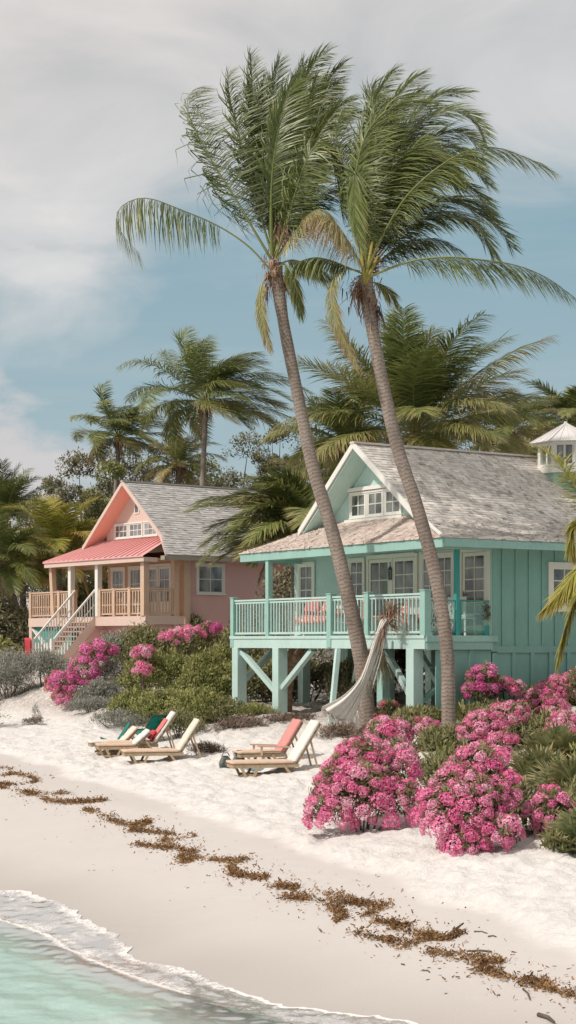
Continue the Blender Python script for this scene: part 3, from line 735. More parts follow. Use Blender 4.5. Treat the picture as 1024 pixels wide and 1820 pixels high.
    for k in range(8):
        p = octa(.70, 7.47)[k]; q = octa(.70, 7.47)[(k+1)%8]
        MB().add([p, q, (q[0],q[1],7.98+dz), (p[0],p[1],7.98+dz)], [(0,1,2,3)]).build('cupola_pane', M['glass_blue'], cu)
    cr = MB(); a = octa(1.06, 8.07)
    cr.add(a+[(cx,cy,8.66+dz)], [(k,(k+1)%8,8) for k in range(8)]+[tuple(range(7,-1,-1))])
    for k in range(8):
        p = Vector(a[k]); q = Vector(a[(k+1)%8]); T = Vector((cx,cy,8.66+dz))
        cr.bar(p+Vector((0,0,.01)), T+Vector((0,0,.012)), .035, .03)
        for f in (.33, .67): cr.bar(p.lerp(q,f)+Vector((0,0,.006)), p.lerp(q,f).lerp(T,.9)+Vector((0,0,.008)), .02, .018)
    cr.prism(octa(.05,8.62),(0,0,.09))
    cr.build('cupola_roof', M['metal_white'], cu)
    return H
TH = teal_house()
TMAT = Matrix.Translation(Vector((O0.x, O0.y, 2.0))) @ Matrix.Rotation(RAD(-57), 4, 'Z')
def tw(x, y, z): return TMAT @ Vector((x, y, z))
# ================================================================== the pink house
PO = Vector((-5.08, 60.0, 3.05)); PMAT = Matrix.Translation(PO) @ Matrix.Rotation(RAD(-52), 4, 'Z')
def pw(x, y, z): return PMAT @ Vector((x, y, z))
def pink_house():
    H = empty('beach_house', PO, RAD(-52), 'pink beach house with coral metal porch roof, grey shingles and pale timber deck', 'house')
    fl = 1.86
    MB().box(-5.3, 0, 1.75, 1.87, fl, 4.25).build('front_wall', M['peach'], H)
    MB().box(-.12, 0, 1.87, 9.4, -.3, 4.35).build('side_wall', M['pink_wall'], H)
    MB().box(-5.3, -5.18, 1.87, 9.4, -.3, 4.3).box(-5.18,-.12,9.28,9.4,-.3,4.3).build('rear_wall', M['pink_wall'], H)
    MB().box(-8.1, -.05, .45, .6, -.4, 1.68).build('foundation_wall', M['pink_wall'], H)
    MB().box(-.1, .02, .3, 1.9, -.4, 1.68).box(-5.15,-.15,1.9,9.2,1.6,1.8).build('foundation_wall', M['pink_wall'], H)
    gy = 1.45
    MB().prism([(-4.9,gy,4.6),(-.6,gy,4.6),(-.6,gy,5.12),(-2.75,gy,6.78),(-4.9,gy,5.12)], (0,.12,0)).build('gable_wall', M['pink_pale'], H)
    def zr(x): return 6.87-abs(x+2.75)*.82
    so = MB()
    for xa, xb in ((-5.55,-2.75),(-2.75,.05)):
        za, zb = zr(xa), zr(xb)
        so.add([(xa,.83,za-.05),(xb,.83,zb-.05),(xb,gy,zb-.05),(xa,gy,za-.05),(xa,.83,za-.11),(xb,.83,zb-.11),(xb,gy,zb-.11),(xa,gy,za-.11)],
               [(0,1,2,3),(7,6,5,4),(0,4,5,1),(1,5,6,2),(2,6,7,3),(3,7,4,0)])
    so.build('soffit', M['coral'], H)
    ba = MB()
    for xa, xb in ((-5.6,-2.75),(-2.75,.1)):
        za, zb = zr(xa), zr(xb)
        ba.add([(xa,.77,za+.05),(xb,.77,zb+.05),(xb,.77,zb-.12),(xa,.77,za-.12),(xa,.82,za+.05),(xb,.82,zb+.05),(xb,.82,zb-.12),(xa,.82,za-.12)],
               [(3,2,1,0),(4,5,6,7),(0,1,5,4),(1,2,6,5),(2,3,7,6),(3,0,4,7)])
    ba.build('barge_board', M['pink_pale'], H)
    for x in (-4.25, -3.25, -2.25): window(H, 'front', x, x+.86, 4.86, 5.36, gy, 3, 2, 'white', 'glass_blue', trim=.05, sill=False)
    # small arched vent
    va = MB(); pts = [(-2.75+.16*math.cos(a), gy-.03, 5.95+.24*math.sin(a)) for a in np.linspace(0, math.pi, 9)]
    va.prism(pts+[(-2.91,gy-.03,5.72),(-2.59,gy-.03,5.72)], (0,.026,0)); vo = va.build('gable_vent', M['white'], H)
    vb = MB(); pts = [(-2.75+.11*math.cos(a), gy-.036, 5.95+.18*math.sin(a)) for a in np.linspace(0, math.pi, 9)]
    vb.prism(pts+[(-2.86,gy-.036,5.77),(-2.64,gy-.036,5.77)], (0,.005,0)); vb.build('pane', M['glass_blue'], vo)
    # main roof
    r = MB(); rp = [(.75,4.02),(-2.75,6.89)]
    courses(r, rp, lambda h, z: .8 if z > 4.75 else max(.35, .8-(4.75-z)*.6), lambda h, z: 8.6+ (z-4.02)*.0, step=.14, unit=.17, seed=21)
    courses(r, [(-6.25,4.02),(-2.75,6.89)], lambda h, z: 1.4 if z < 4.8 else .8, lambda h, z: 8.6, step=.17, unit=.4, seed=22)
    ro = r.build('roof', M['slate'], H); MB().bar((-2.75,.75,6.90),(-2.75,8.6,6.90),.16,.05).build('ridge_cap', M['slate'], ro)
    u = MB()
    for a, b in (((.75,3.98),(-2.75,6.85)),((-6.25,3.98),(-2.75,6.85))):
        u.add([(a[0],1.4,a[1]),(b[0],1.4,b[1]),(b[0],8.58,b[1]),(a[0],8.58,a[1])], [(0,1,2,3)])
    u.add([(.74,.36,3.985),(-.3,.8,4.72),(-.3,1.4,4.82),(.74,1.4,3.985)], [(0,1,2,3)])
    u.build('roof_deck', M['pink_pale'], H)
    MB().box(.70,.74,.36,8.55,3.84,3.99).box(.45,.74,.36,.40,3.84,3.99).build('fascia', M['grey_wood'], H)
    MB().prism([(.7,8.55,4.0),(-2.75,8.55,6.83),(-6.2,8.55,4.0)], (0,.06,0)).build('rear_gable', M['pink_wall'], H)
    # coral metal porch roof: panels with standing seams
    me_ = MB(); n = 19; zl = lambda y: 3.98+(y+.3)*.80/1.75
    xl0, xl1, xr0, xr1 = -6.75, -5.35, .32, -.35
    for i in range(n):
        f0, f1 = i/n, (i+1)/n
        a0 = xl0+(xr0-xl0)*f0; a1 = xl0+(xr0-xl0)*f1; b0 = xl1+(xr1-xl1)*f0; b1 = xl1+(xr1-xl1)*f1
        me_.add([(a0,-.3,3.98),(a1,-.3,3.98),(b1,1.44,zl(1.44)),(b0,1.44,zl(1.44)),(a0,-.3,3.94),(a1,-.3,3.94)], [(0,1,2,3),(4,5,1,0)])
        me_.bar((a0,-.3,4.0),(b0,1.44,zl(1.44)+.02),.022,.04)
    me_.add([(xl0,-.3,3.98),(xl1,1.44,zl(1.44)),(-7.0,2.2,3.95)], [(0,1,2)])
    me_.build('porch_roof', M['metal_pink'], H)
    MB().box(-6.7,.3,-.26,-.2,3.78,3.935).box(.25,.3,-.2,.34,3.78,3.93).box(-6.7,-6.64,-.2,2.1,3.78,3.93).build('fascia', M['pink_pale'], H)
    MB().box(-6.6,.24,-.18,1.72,3.88,3.92).build('porch_ceiling', M['peach'], H)
    # deck, rim, railing
    d = MB(); x = -8.2
    while x < .1: d.box(x, min(x+.135,.1), -.02, 1.74, fl-.035, fl); x += .145
    d.build('deck', M['bare_wood'], H)
    MB().box(-8.25,.14,-.08,-.023,fl-.34,fl-.003).box(.102,.14,-.02,1.74,fl-.3,fl-.003).build('rim_beam', M['pink_pale'], H)
    zt = 2.86
    for x in (-8.15,-5.95,-4.86,-2.98,-2.0,-.95): post(H, x, .0, fl-.0, zt+.0, .15, M['bare_wood'], 'rail_post', cap=True)
    for a, b in ((-8.07,-6.03),(-5.87,-4.94),(-2.90,-2.08),(-1.92,-1.03),(-.87,-.12)): railing(H, (a,.0),(b,.0),fl,zt,M['bare_wood'],gap=.17,bw=.05,top=(.12,.05),mid=(fl+.42,))
    railing(H, (-8.15,.08),(-8.15,1.7),fl,zt,M['bare_wood'],gap=.17,bw=.05)
    railing(H, (.06,.12),(.06,1.2),fl,zt,M['bare_wood'],gap=.14,bw=.04)
    for x, w_, mm in ((-5.09,.20,'white'),(-3.15,.20,'white'),(-.02,.24,'bare_wood')): post(H, x, .0, fl, 3.88, w_, M[mm], 'porch_post', cap=False)
    MB().bar((-6.35,.0,fl),(-6.55,.0,3.88),.2,.18,up=(0,1,0)).build('porch_post', M['bare_wood'], H)
    post(H, .0, 1.28, -.3, 3.88, .22, M['bare_wood'], 'porch_post', cap=False); post(H, .06, 1.72, -.3, 3.9, .24, M['bare_wood'], 'porch_post', cap=False)
    at = 1.75
    window(H, 'front', -4.92,-4.12, 2.55,3.68, at, 3, 2, 'white','glass_blue', trim=.11); window(H, 'front', -3.66,-2.92, 2.55,3.68, at, 3, 2,'white','glass_blue', trim=.11)
    c = MB(); c.box(-2.62,-2.52,at-.06,at-.004,fl,3.8); c.box(-.92,-.82,at-.06,at-.004,fl,3.8); c.box(-2.52,-.92,at-.065,at-.004,3.72,3.81); c.build('door_casing', M['white'], H)
    door(H,-2.51,-1.74,fl+.01,3.71,at,2,3,'white',glassm='glass_blue'); door(H,-1.70,-.93,fl+.01,3.71,at,2,3,'white',handle=-1,glassm='glass_blue')
    window(H,'side',2.28,3.38,2.72,3.72,.0,2,2,'white','glass_blue',trim=.09)
    # teal screen with white diagonal braces under the deck
    MB().box(-8.0,-5.2,.08,.14,.35,1.50).build('screen', M['teal_dark'], H)
    br = MB(); br.bar((-8.0,.02,1.42),(-6.7,.02,.55),.05,.16,up=(0,1,0)); br.bar((-5.3,.02,1.42),(-6.62,.02,.55),.05,.16,up=(0,1,0)); br.build('brace', M['white'], H)
    post(H,-8.12,.03,-.4,1.52,.2,M['pink_pale'],'stilt',cap=False); post(H,-6.66,.1,-.4,.6,.16,M['white'],'stilt',cap=False); post(H,-4.4,.1,-.4,1.52,.16,M['pink_pale'],'stilt',cap=False)
    lat = MB()
    for x in np.arange(-7.9,-5.1,.22): lat.box(x-.03,x+.03,.05,.075,-.2,.9)
    lat.build('lattice', M['white'], H)
    # stairs down to the sand
    run, nst = 1.75, 10; xa, xb = -4.72, -3.28
    s = MB()
    for i in range(nst):
        z = fl-(i+1)*fl/(nst+.5); y = -.1-(i+.5)*run/nst; s.box(xa+.05, xb-.05, y-run/nst*.55, y+run/nst*.55, z-.04, z)
    sto = s.build('stair', M['bare_wood'], H)
    st2 = MB()
    for x in (xa, xb): st2.prism([(x-.03,-.08,fl),(x-.03,-.08,fl-.45),(x-.03,-.1-run,-.38),(x-.03,-.1-run,-.02)], (.06,0,0))
    st2.build('stringer', M['pink_pale'], sto)
    hr = MB()
    for x in (xa, xb):
        hr.bar((x,-.06,zt+.0),(x,-.1-run,.98),.07,.06)
        for i in range(15):
            f = (i+.5)/15; y = -.1-run*f; z = fl-f*(fl+.02)
            hr.bar((x,y,z-.02),(x,y,z+.95),.028,.028)
        hr.bar((x,-.1,fl+.45),(x,-.1-run,.42),.03,.03)
        hr.box(x-.06,x+.06,-.2-run,-.08-run,-.3,1.05)
    hr.build('handrail', M['white'], sto)
    MB().box(xb-.05,xb-.01,-.1-run*.0,.4,-.3,1.5).prism([(xb-.045,-.1,1.5),(xb-.045,-.1,-.3),(xb-.045,-.1-run*.85,-.3)],(.03,0,0)).build('stair_wall', M['pink_wall'], sto)
    return H
PH = pink_house()
# ------------------------------------------------------------------ palms
WIND = np.array([.93, .25, .0])
def nrm(a): return a/np.maximum(1e-9, np.linalg.norm(a, axis=-1, keepdims=True))
def resample(pts, n):
    pts = np.array([tuple(p) for p in pts]); L = np.concatenate([[0], np.cumsum(np.linalg.norm(np.diff(pts, axis=0), axis=1))])
    u = np.linspace(0, L[-1], n); return np.stack([np.interp(u, L, pts[:, k]) for k in range(3)], 1), L[-1]
def frond_mesh(name, pts, leaf=.6, nl=70, droop=.35, wind=.25, up=(0,0,1), start=.16, tint=.5, dead=0, seed=0, width=.034, rw=.028, sides=(1,1), lift=.25, tatter=0.0, forward=(.62,1.08)):
    rng = np.random.default_rng(seed)
    R, L = resample(catmull(pts, 40), 28); n = len(R)
    T = nrm(np.gradient(R, axis=0)); U = np.array(up, float)
    S = nrm(np.cross(T, U)); Un = nrm(np.cross(S, T))
    Vs, Qs, Ts = [], [], []; base = 0
    # rachis
    rr = np.linspace(1, .12, n)[:, None]*rw
    ring = [R+S*rr*1.2, R+Un*rr*.8, R-S*rr*1.2, R-Un*rr*.8]
    V = np.stack(ring, 1).reshape(-1, 3)
    i = np.arange(n-1)[:, None]; k = np.arange(4)[None, :]
    Q = np.stack([i*4+k, i*4+(k+1)%4, (i+1)*4+(k+1)%4, (i+1)*4+k], -1).reshape(-1, 4)
    Vs.append(V); Qs.append(Q); Ts.append(np.repeat(np.clip(.66+dead*.3+np.linspace(.06,-.1,n), 0, 1), 4)); base += len(V)
    for sd, on in ((1, sides[0]), (-1, sides[1])):
        if not on: continue
        f = np.linspace(start, .995, nl)+rng.uniform(-.3, .3, nl)/nl; f = np.clip(f, 0, 1)
        if tatter: f = f[rng.random(nl) > tatter]
        m = len(f); x = f*(n-1); i0 = np.minimum(x.astype(int), n-2); fr = (x-i0)[:, None]
        lerp = lambda A: A[i0]*(1-fr)+A[i0+1]*fr
        p, t, s, u = lerp(R), nrm(lerp(T)), nrm(lerp(S))*sd, nrm(lerp(Un))
        g = (f-start)/(1-start)
        ln = leaf*np.clip(np.where(g < .3, .55+1.5*g, 1-.62*((g-.3)/.7)**2.2), .1, 1.1)*rng.uniform(.82, 1.1, m)
        a = (forward[0]+(forward[1]-forward[0])*g+rng.normal(0, .09, m))[:, None]
        d = nrm(s*np.cos(a)+t*np.sin(a)+u*(lift+rng.normal(0, .12, m))[:, None])
        dr = droop*rng.uniform(.6, 1.5, m)[:, None]; wd = wind*rng.uniform(.5, 1.5, m)[:, None]
        rows = []; wv = nrm(t-d*np.sum(t*d, 1, keepdims=True))
        wdt = width*(.75+.5*rng.random(m))[:, None]*np.clip(ln/leaf, .35, 1)[:, None]
        cur = p.copy(); 
        for r, ww in ((0, .5), (.33, 1.0), (.68, .75), (1, .08)):
            if r > 0:
                dd = nrm(d+dr*np.array([0,0,-1.])*(r*1.5)+wd*WIND*(r*1.6))
                cur = cur+dd*ln[:, None]*.335
            rows += [cur-wv*wdt*ww*.5, cur+wv*wdt*ww*.5]
        V = np.stack(rows, 1).reshape(-1, 3); b = (np.arange(m)*8)[:, None]
        Q = np.concatenate([b+np.array([[q*2, q*2+1, q*2+3, q*2+2]]) for q in range(3)], 0)+base
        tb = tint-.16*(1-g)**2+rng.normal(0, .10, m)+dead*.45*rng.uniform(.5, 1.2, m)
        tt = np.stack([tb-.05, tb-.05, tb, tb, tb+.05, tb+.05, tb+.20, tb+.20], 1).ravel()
        Vs.append(V); Qs.append(Q); Ts.append(np.clip(tt, 0, 1)); base += len(V)
    return fast_mesh(name, np.concatenate(Vs), np.concatenate(Qs), np.concatenate(Ts))
def frond(parent, pts, m='palm', name='frond', label=None, **kw):
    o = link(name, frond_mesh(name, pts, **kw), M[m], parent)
    o.matrix_parent_inverse = Matrix.Translation(-parent.location) if parent.rotation_euler.z == 0 else parent.matrix_basis.inverted()
    return tag(o, label)
def keep(o, parent):
    o.parent = parent; o.matrix_parent_inverse = Matrix.Translation(-parent.location); return o
def trunk(parent, ctrl, radii, m='trunk', ring=.002, name='trunk', n=90):
    pts = catmull(ctrl, n); L = 0; ts = [0]
    for a, b in zip(pts, pts[1:]): L += (b-a).length; ts.append(L)
    rs = [float(np.interp(l/L, np.linspace(0, 1, len(radii)), radii)) for l in ts]
    rs = [r*(1+.05*noise.noise(Vector((l*3, r*40, 2))))+ring*math.sin(l*40) for r, l in zip(rs, ts)]
    mb = MB(); mb.tube(pts, rs, 14, tint=[l for l in ts]); return keep(mb.build(name, M[m], None, smooth=True), parent)
def strands(parent, name, spots, m, seed=0, wdt=.02):
    """hanging fibres: spots = (point, direction, length, count, spread)"""
    rng = np.random.default_rng(seed); V = []; T = []
    for p, d, ln, cnt, sp in spots:
        p = np.array(tuple(p), float); d = np.array(d, float)
        for _ in range(cnt):
            q = p+rng.normal(0, 1, 3)*sp; v = nrm(d+rng.normal(0, .35, 3)); l = ln*rng.uniform(.5, 1.1)
            s = nrm(np.cross(v, rng.normal(0, 1, 3)))*wdt*rng.uniform(.5, 1.3); t = rng.uniform(0, 1)
            g = np.array([0, 0, -.25*l])
            a = q; b = q+v*l*.5+g*.25; c = q+v*l+g
            V += [a-s, a+s, b+s*.8, b-s*.8, c+s*.2, c-s*.2]; T += [t]*6
    k = (np.arange(len(V)//6)*6)[:, None]
    Q = np.concatenate([k+np.array([[0,1,2,3]]), k+np.array([[3,2,4,5]])], 0)
    return keep(link(name, fast_mesh(name, V, Q, T), M[m], None), parent)
def arc(base, az, el, L, grav=.9, wind=.5, n=9, curl=0.0):
    """a frond's spine: leaves the crown in direction (az, el) and bends under weight and wind"""
    d = np.array([math.cos(az)*math.cos(el), math.sin(az)*math.cos(el), math.sin(el)]); p = np.array(tuple(base), float); out = [Vector(p)]
    for i in range(n):
        f = (i+1)/n
        d = nrm(d+np.array([0,0,-1])*grav*f*.26+WIND*wind*f*.26)
        p = p+d*L/n; out.append(Vector(p))
    return out
def mid_palm(name, label, crown, base, L, fr, rad=(.16,.12,.11), leaf=.55, nl=46, m='palm', tint=.5, seed=0, wind=.6, droop=.3, grav=.9, group='wind-bent palms behind the houses', width=.045, old=3, trunk_mat='trunk', elr=(-.15,1.35), azr=(0, 2*math.pi)):
    base = Vector(base); crown = Vector(crown)
    root = empty(name, base, 0, label, 'palm tree', group)
    if (crown-base).length > .6:
        midp = (base+crown)/2+Vector((-.02*(crown-base).length, 0, 0))
        trunk(root, [base-Vector((0,0,.4)), base+(midp-base)*.4, midp, crown], rad, trunk_mat, n=50)
    rnd = random.Random(seed)
    fr = int(fr*1.35)
    for i in range(fr):
        q = (i+.5)/fr; el = elr[1]+(elr[0]-elr[1])*q**.85; az = azr[0]+((i*2.39996+rnd.uniform(-.25,.25)) % (2*math.pi))/(2*math.pi)*(azr[1]-azr[0])
        ln = L*rnd.uniform(.8, 1.1)*(.85+.3*math.sin(q*math.pi))
        pts = arc(crown, az, el, ln, grav*rnd.uniform(.7,1.3), wind*rnd.uniform(.6,1.3))
        frond(root, pts, m, leaf=leaf*L/3.2*1.6, nl=int(nl*2.2), forward=(.50,.95), lift=.10, droop=droop*rnd.uniform(.5,1.5), wind=.45*wind, tint=tint+.15+rnd.uniform(-.13,.15)-.08*(q < .3), seed=seed*100+i, width=width*.92, rw=.03, dead=.25*rnd.random() if q > .8 else 0)
    for i in range(old):
        az = rnd.uniform(0, 6.28); pts = arc(crown, az, -.5, L*.7, 1.6, wind*.3)
        frond(root, pts, m, name='dead_frond', leaf=leaf*.8, nl=nl//2, droop=.8, wind=.1, dead=.8, tint=.6, seed=seed*100+70+i, width=width*.8)
    strands(root, 'crown_fibre', [(crown-Vector((0,0,.1)), (0,0,-1), .5, 70, .16)], 'fibre', seed, .03)
    return root
# ================================================================== the two tall palms in front
def tall_palm_left():
    Y = 40.6
    root = empty('palm_tree', P(655,1312,40.9), 0, 'tall leaning front palm with a long drooping frond out to its left', 'palm tree', 'tall palms in front of the stilt house')
    w = lambda px, py, d=0: P(px, py, Y+d)
    trunk(root, [P(657,1330,41), P(652,1262,40.9), P(641,1165,40.8), P(617,1052,Y), P(588,935,Y), P(556,830,Y), P(527,690,Y), P(506,585,Y), P(492,495,Y), P(489,468,Y)], [.235,.20,.19,.175,.165,.155,.148,.14,.14,.17])
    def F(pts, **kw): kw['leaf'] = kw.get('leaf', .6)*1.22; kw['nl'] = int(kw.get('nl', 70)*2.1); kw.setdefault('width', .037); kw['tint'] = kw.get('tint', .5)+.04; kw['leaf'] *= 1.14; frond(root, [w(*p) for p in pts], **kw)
    c = (488, 470)
    # the long drooping one on the left and the tattered one above it
    F([(476,474),(440,436),(385,400),(320,372),(262,352),(222,362),(206,388),(224,425),(250,452)], leaf=.92, nl=74, droop=1.7, wind=.35, up=(0,0,1), start=.28, tint=.42, dead=.25, seed=1, width=.026, lift=.0, tatter=.25, forward=(.2,.4))
    F([(483,462),(455,415),(420,355),(385,300),(352,240),(333,195),(338,165),(356,155)], leaf=.92, nl=84, droop=.35, wind=1.2, up=(-.5,-.6,.6), start=.2, tint=.42, dead=.12, seed=2, width=.030, lift=.1)
    F([(485,455,.2),(468,400,.5),(447,320,.6),(425,240,.6),(408,170,.4),(405,128,.3)], leaf=.66, nl=84, droop=.2, wind=.9, up=(-.4,-.9,.1), tint=.42, seed=3)
    F([(486,455,.4),(475,370,.7),(462,270,.9),(450,170,.9),(446,98,.8)], leaf=.62, nl=84, droop=.1, wind=.55, up=(-.2,-1,0), tint=.40, seed=4)
    F([(487,452,.7),(484,350,1.2),(483,240,1.5),(488,150,1.5),(497,106,1.4)], leaf=.6, nl=80, droop=.1, wind=.3, up=(.2,-1,0), tint=.36, seed=5)
    F([(484,455,-.3),(482,390,-.6),(484,310,-.8),(495,230,-.9),(512,165,-.8),(532,132,-.6)], leaf=.62, nl=80, droop=.15, wind=.6, up=(-.2,-1,.1), tint=.5, seed=6, rw=.042, start=.25)
    F([(488,450,.5),(500,360,.9),(514,260,1.1),(532,170,1.0),(560,110,.8),(582,93,.6)], leaf=.7, nl=84, droop=.15, wind=.5, up=(0,-1,.2), tint=.38, seed=7)
    F([(490,452,.9),(508,380,1.4),(530,290,1.6),(556,200,1.5),(590,135,1.2),(610,115,1)], leaf=.7, nl=84, droop=.18, wind=.5, up=(.2,-.9,.3), tint=.36, seed=8)
    F([(490,455,.1),(515,370,.2),(545,290,.3),(575,225,.3),(604,190,.2),(628,180,.1)], leaf=.7, nl=84, droop=.3, wind=.5, up=(.1,-.9,.4), tint=.44, seed=9)
    F([(490,458,-.4),(512,390,-.8),(535,310,-1.0),(560,258,-1.1),(585,262,-1.1),(600,320,-1.0),(610,385,-.9)], leaf=.66, nl=80, droop=.7, wind=.45, up=(.3,-.4,.9), tint=.52, seed=10, lift=.1)
    F([(492,460,.6),(520,410,.9),(556,360,1.1),(592,335,1.2),(625,345,1.2),(640,385,1.1)], leaf=.6, nl=70, droop=.7, wind=.4, up=(.2,-.3,.9), tint=.40, seed=11, lift=.1)
    F([(487,455,1.2),(492,350,1.8),(505,250,2.1),(524,170,2.0),(540,110,1.8)], leaf=.62, nl=80, droop=.1, wind=.3, up=(.2,-1,0), tint=.33, seed=12)
    F([(486,455,.9),(470,360,1.4),(460,260,1.6),(462,180,1.6),(470,140,1.5)], leaf=.6, nl=80, droop=.1, wind=.5, up=(-.2,-1,0), tint=.33, seed=13)
    F([(489,456,.2),(505,380,.5),(520,310,.7),(545,240,.9),(575,170,.9),(600,150,.8)], leaf=.68, nl=84, droop=.2, wind=.45, up=(.1,-1,.2), tint=.36, seed=15)
    F([(492,462,-.5),(520,420,-1.0),(548,382,-1.3),(572,372,-1.5),(592,388,-1.6),(602,430,-1.6)], name='dead_frond', leaf=.62, nl=60, droop=1.4, wind=.15, up=(0,-.2,1), tint=.66, dead=.45, seed=16, width=.026, lift=0)
    F([(495,470,.2),(520,462,.3),(548,470,.4),(575,482,.4),(600,500,.3)], leaf=.5, nl=46, droop=1.2, wind=.2, up=(0,0,1), tint=.5, dead=.2, seed=17, lift=0)
    F([(494,474,-.3),(508,470,-.5),(520,490,-.7),(530,525,-.8),(534,560,-.8)], leaf=.45, nl=40, droop=1.3, wind=.1, up=(.3,-.3,.8), tint=.5, dead=.2, seed=18, lift=0)
    F([(478,488,-.1),(466,505,-.3),(462,540,-.4),(470,585,-.4),(482,622,-.4)], name='dead_frond', leaf=.34, nl=52, droop=1.0, wind=.15, up=(-.6,-.6,.3), tint=.6, dead=.6, seed=19, width=.022, lift=0)
    rnd = random.Random(77)
    for k in range(5):     # the young and inner fronds that fill the heart of the crown
        f = k/4; tip = (430+rnd.uniform(-20,20)+f*195, 150+rnd.uniform(-30,40)+70*max(0, f-.6), rnd.uniform(.2,2.0)); bow = rnd.uniform(-14,20)
        F([(487,458,.3), (478+f*30+bow, 380, tip[2]*.5), (462+f*70+bow, 290, tip[2]*.8), (448+f*120+bow*.6, 215, tip[2]), tip], leaf=rnd.uniform(.56,.68), nl=80, droop=.2, wind=.55, up=(rnd.uniform(-.4,.4),-1,rnd.uniform(0,.4)), tint=rnd.uniform(.26,.46), seed=800+k)
    crown = w(489,475)
    strands(root, 'crown_fibre', [(w(488,488), (0,0,-1), .34, 150, .13), (w(486,470), (0,0,1), .30, 90, .12), (w(500,410), (.1,0,-1), .5, 40, .12), (w(506,495), (.5,0,-1), .45, 40, .08), (w(472,510), (-.2,0,-1), .5, 26, .05)], 'fibre', 5, .016)
    co = MB()
    for px, py, r, d in ((484,470,.10,-.12),(494,480,.09,-.16),(488,486,.085,-.2)):
        p = w(px,py,d); co.tube([p+Vector((0,0,-r*1.25)),p+Vector((0,0,-r*.8)),p,p+Vector((0,0,r*.8)),p+Vector((0,0,r*1.25))],[.01,r*.75,r,r*.75,.01],8,tint=.9)
    keep(co.build('coconut', M['trunk_tan'], None, smooth=True), root)
    return root
def tall_palm_right():
    Y = 38.5
    root = empty('palm_tree', P(797,1285,Y), 0, 'tall leaning palm at the porch corner with all fronds blown to the right', 'palm tree', 'tall palms in front of the stilt house')
    w = lambda px, py, d=0: P(px, py, Y+d)
    trunk(root, [w(797,1300),w(797,1240),w(796,1180),w(788,1100),w(770,1005),w(741,900),w(708,800),w(682,690),w(663,590),w(652,515),w(650,490)], [.165,.158,.155,.152,.15,.15,.15,.15,.145,.14,.17])
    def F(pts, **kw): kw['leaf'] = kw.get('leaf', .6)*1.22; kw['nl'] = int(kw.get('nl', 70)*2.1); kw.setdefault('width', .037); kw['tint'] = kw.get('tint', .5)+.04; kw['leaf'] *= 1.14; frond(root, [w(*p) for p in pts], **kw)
    # upper blown mass
    F([(648,478),(640,400,-.2),(632,320,-.3),(650,240,-.3),(690,195,-.2),(730,180),(770,184)], leaf=.78, nl=92, droop=.5, wind=.6, up=(-.5,-.5,.7), tint=.52, seed=31, rw=.036)
    F([(650,475,.4),(650,380,.7),(662,280,.9),(690,200,1.0),(725,150,1.0),(750,132,1.0)], leaf=.72, nl=90, droop=.25, wind=.8, up=(-.3,-.8,.4), tint=.42, seed=32)
    F([(650,475,.8),(645,380,1.2),(646,280,1.4),(658,200,1.4),(685,145,1.3),(702,124,1.2)], leaf=.62, nl=90, droop=.2, wind=.7, up=(-.4,-.9,.1), tint=.45, seed=33)
    F([(652,475,.6),(670,380,1.0),(700,290,1.2),(745,225,1.2),(800,195,1.0),(845,215,.8),(862,245,.7)], leaf=.72, nl=92, droop=.45, wind=.55, up=(-.2,-.6,.8), tint=.40, seed=34)
    F([(652,475,1.0),(665,390,1.5),(690,300,1.8),(730,220,1.9),(780,170,1.8),(830,165,1.6)], leaf=.7, nl=90, droop=.3, wind=.6, up=(-.2,-.8,.6), tint=.38, seed=35)
    F([(654,475,.9),(680,400,1.4),(720,330,1.7),(775,285,1.8),(830,290,1.7),(868,330,1.5)], leaf=.68, nl=88, droop=.5, wind=.5, up=(-.1,-.5,.9), tint=.34, seed=36)
    F([(654,478,-.2),(680,420,-.5),(720,352,-.8),(775,300,-1.0),(830,268,-1.1),(880,262,-1.1),(935,280,-1.0),(982,304,-1.0)], leaf=.80, nl=92, droop=.75, wind=.45, up=(-.2,-.4,.9), tint=.50, seed=37, rw=.036, lift=.1)
    F([(655,480,.5),(690,430,.9),(740,380,1.2),(790,355,1.3),(840,360,1.3),(880,392,1.2)], leaf=.72, nl=84, droop=.55, wind=.5, up=(-.1,-.4,.9), tint=.36, seed=38)
    F([(656,482,.1),(690,440,.2),(735,398,.2),(785,376,.1),(830,385,.0),(862,420,.0),(878,455,.0)], leaf=.66, nl=80, droop=.7, wind=.4, up=(-.1,-.4,.9), tint=.44, seed=39, lift=.1)
    F([(657,492,-.3),(690,478,-.7),(740,462,-1.0),(800,457,-1.3),(860,462,-1.5),(920,472,-1.6),(975,495,-1.6),(1022,530,-1.6)], leaf=.80, nl=84, droop=1.0, wind=.35, up=(0,-.2,1), tint=.40, dead=.1, seed=40, rw=.036, start=.2, lift=.05, tatter=.12)
    F([(652,478,-.5),(648,420,-.9),(640,350,-1.2),(632,300,-1.3),(628,340,-1.4),(632,400,-1.4),(640,440,-1.3)], leaf=.55, nl=70, droop=.9, wind=.5, up=(-.5,-.7,.4), tint=.58, seed=41, lift=0)
    F([(645,478,-.3),(620,430,-.6),(596,396,-.8),(572,384,-.9),(548,380,-1.0)], name='dead_frond', leaf=.72, nl=66, droop=1.5, wind=.15, up=(0,-.2,1), tint=.62, dead=.55, seed=42, lift=0, width=.026)
    F([(644,486,-.1),(615,474,-.2),(585,462,-.2),(556,458,-.2),(526,470,-.2),(514,500,-.2)], leaf=.46, nl=54, droop=1.2, wind=.2, up=(0,0,1), tint=.48, dead=.2, seed=43, lift=0)
    F([(640,482,-.1),(608,478,-.3),(590,505,-.4),(592,550,-.5),(610,600,-.5),(638,655,-.5)], name='dead_frond', leaf=.36, nl=66, droop=.9, wind=.15, up=(-.6,-.6,.3), tint=.6, dead=.7, seed=44, lift=0, width=.022)
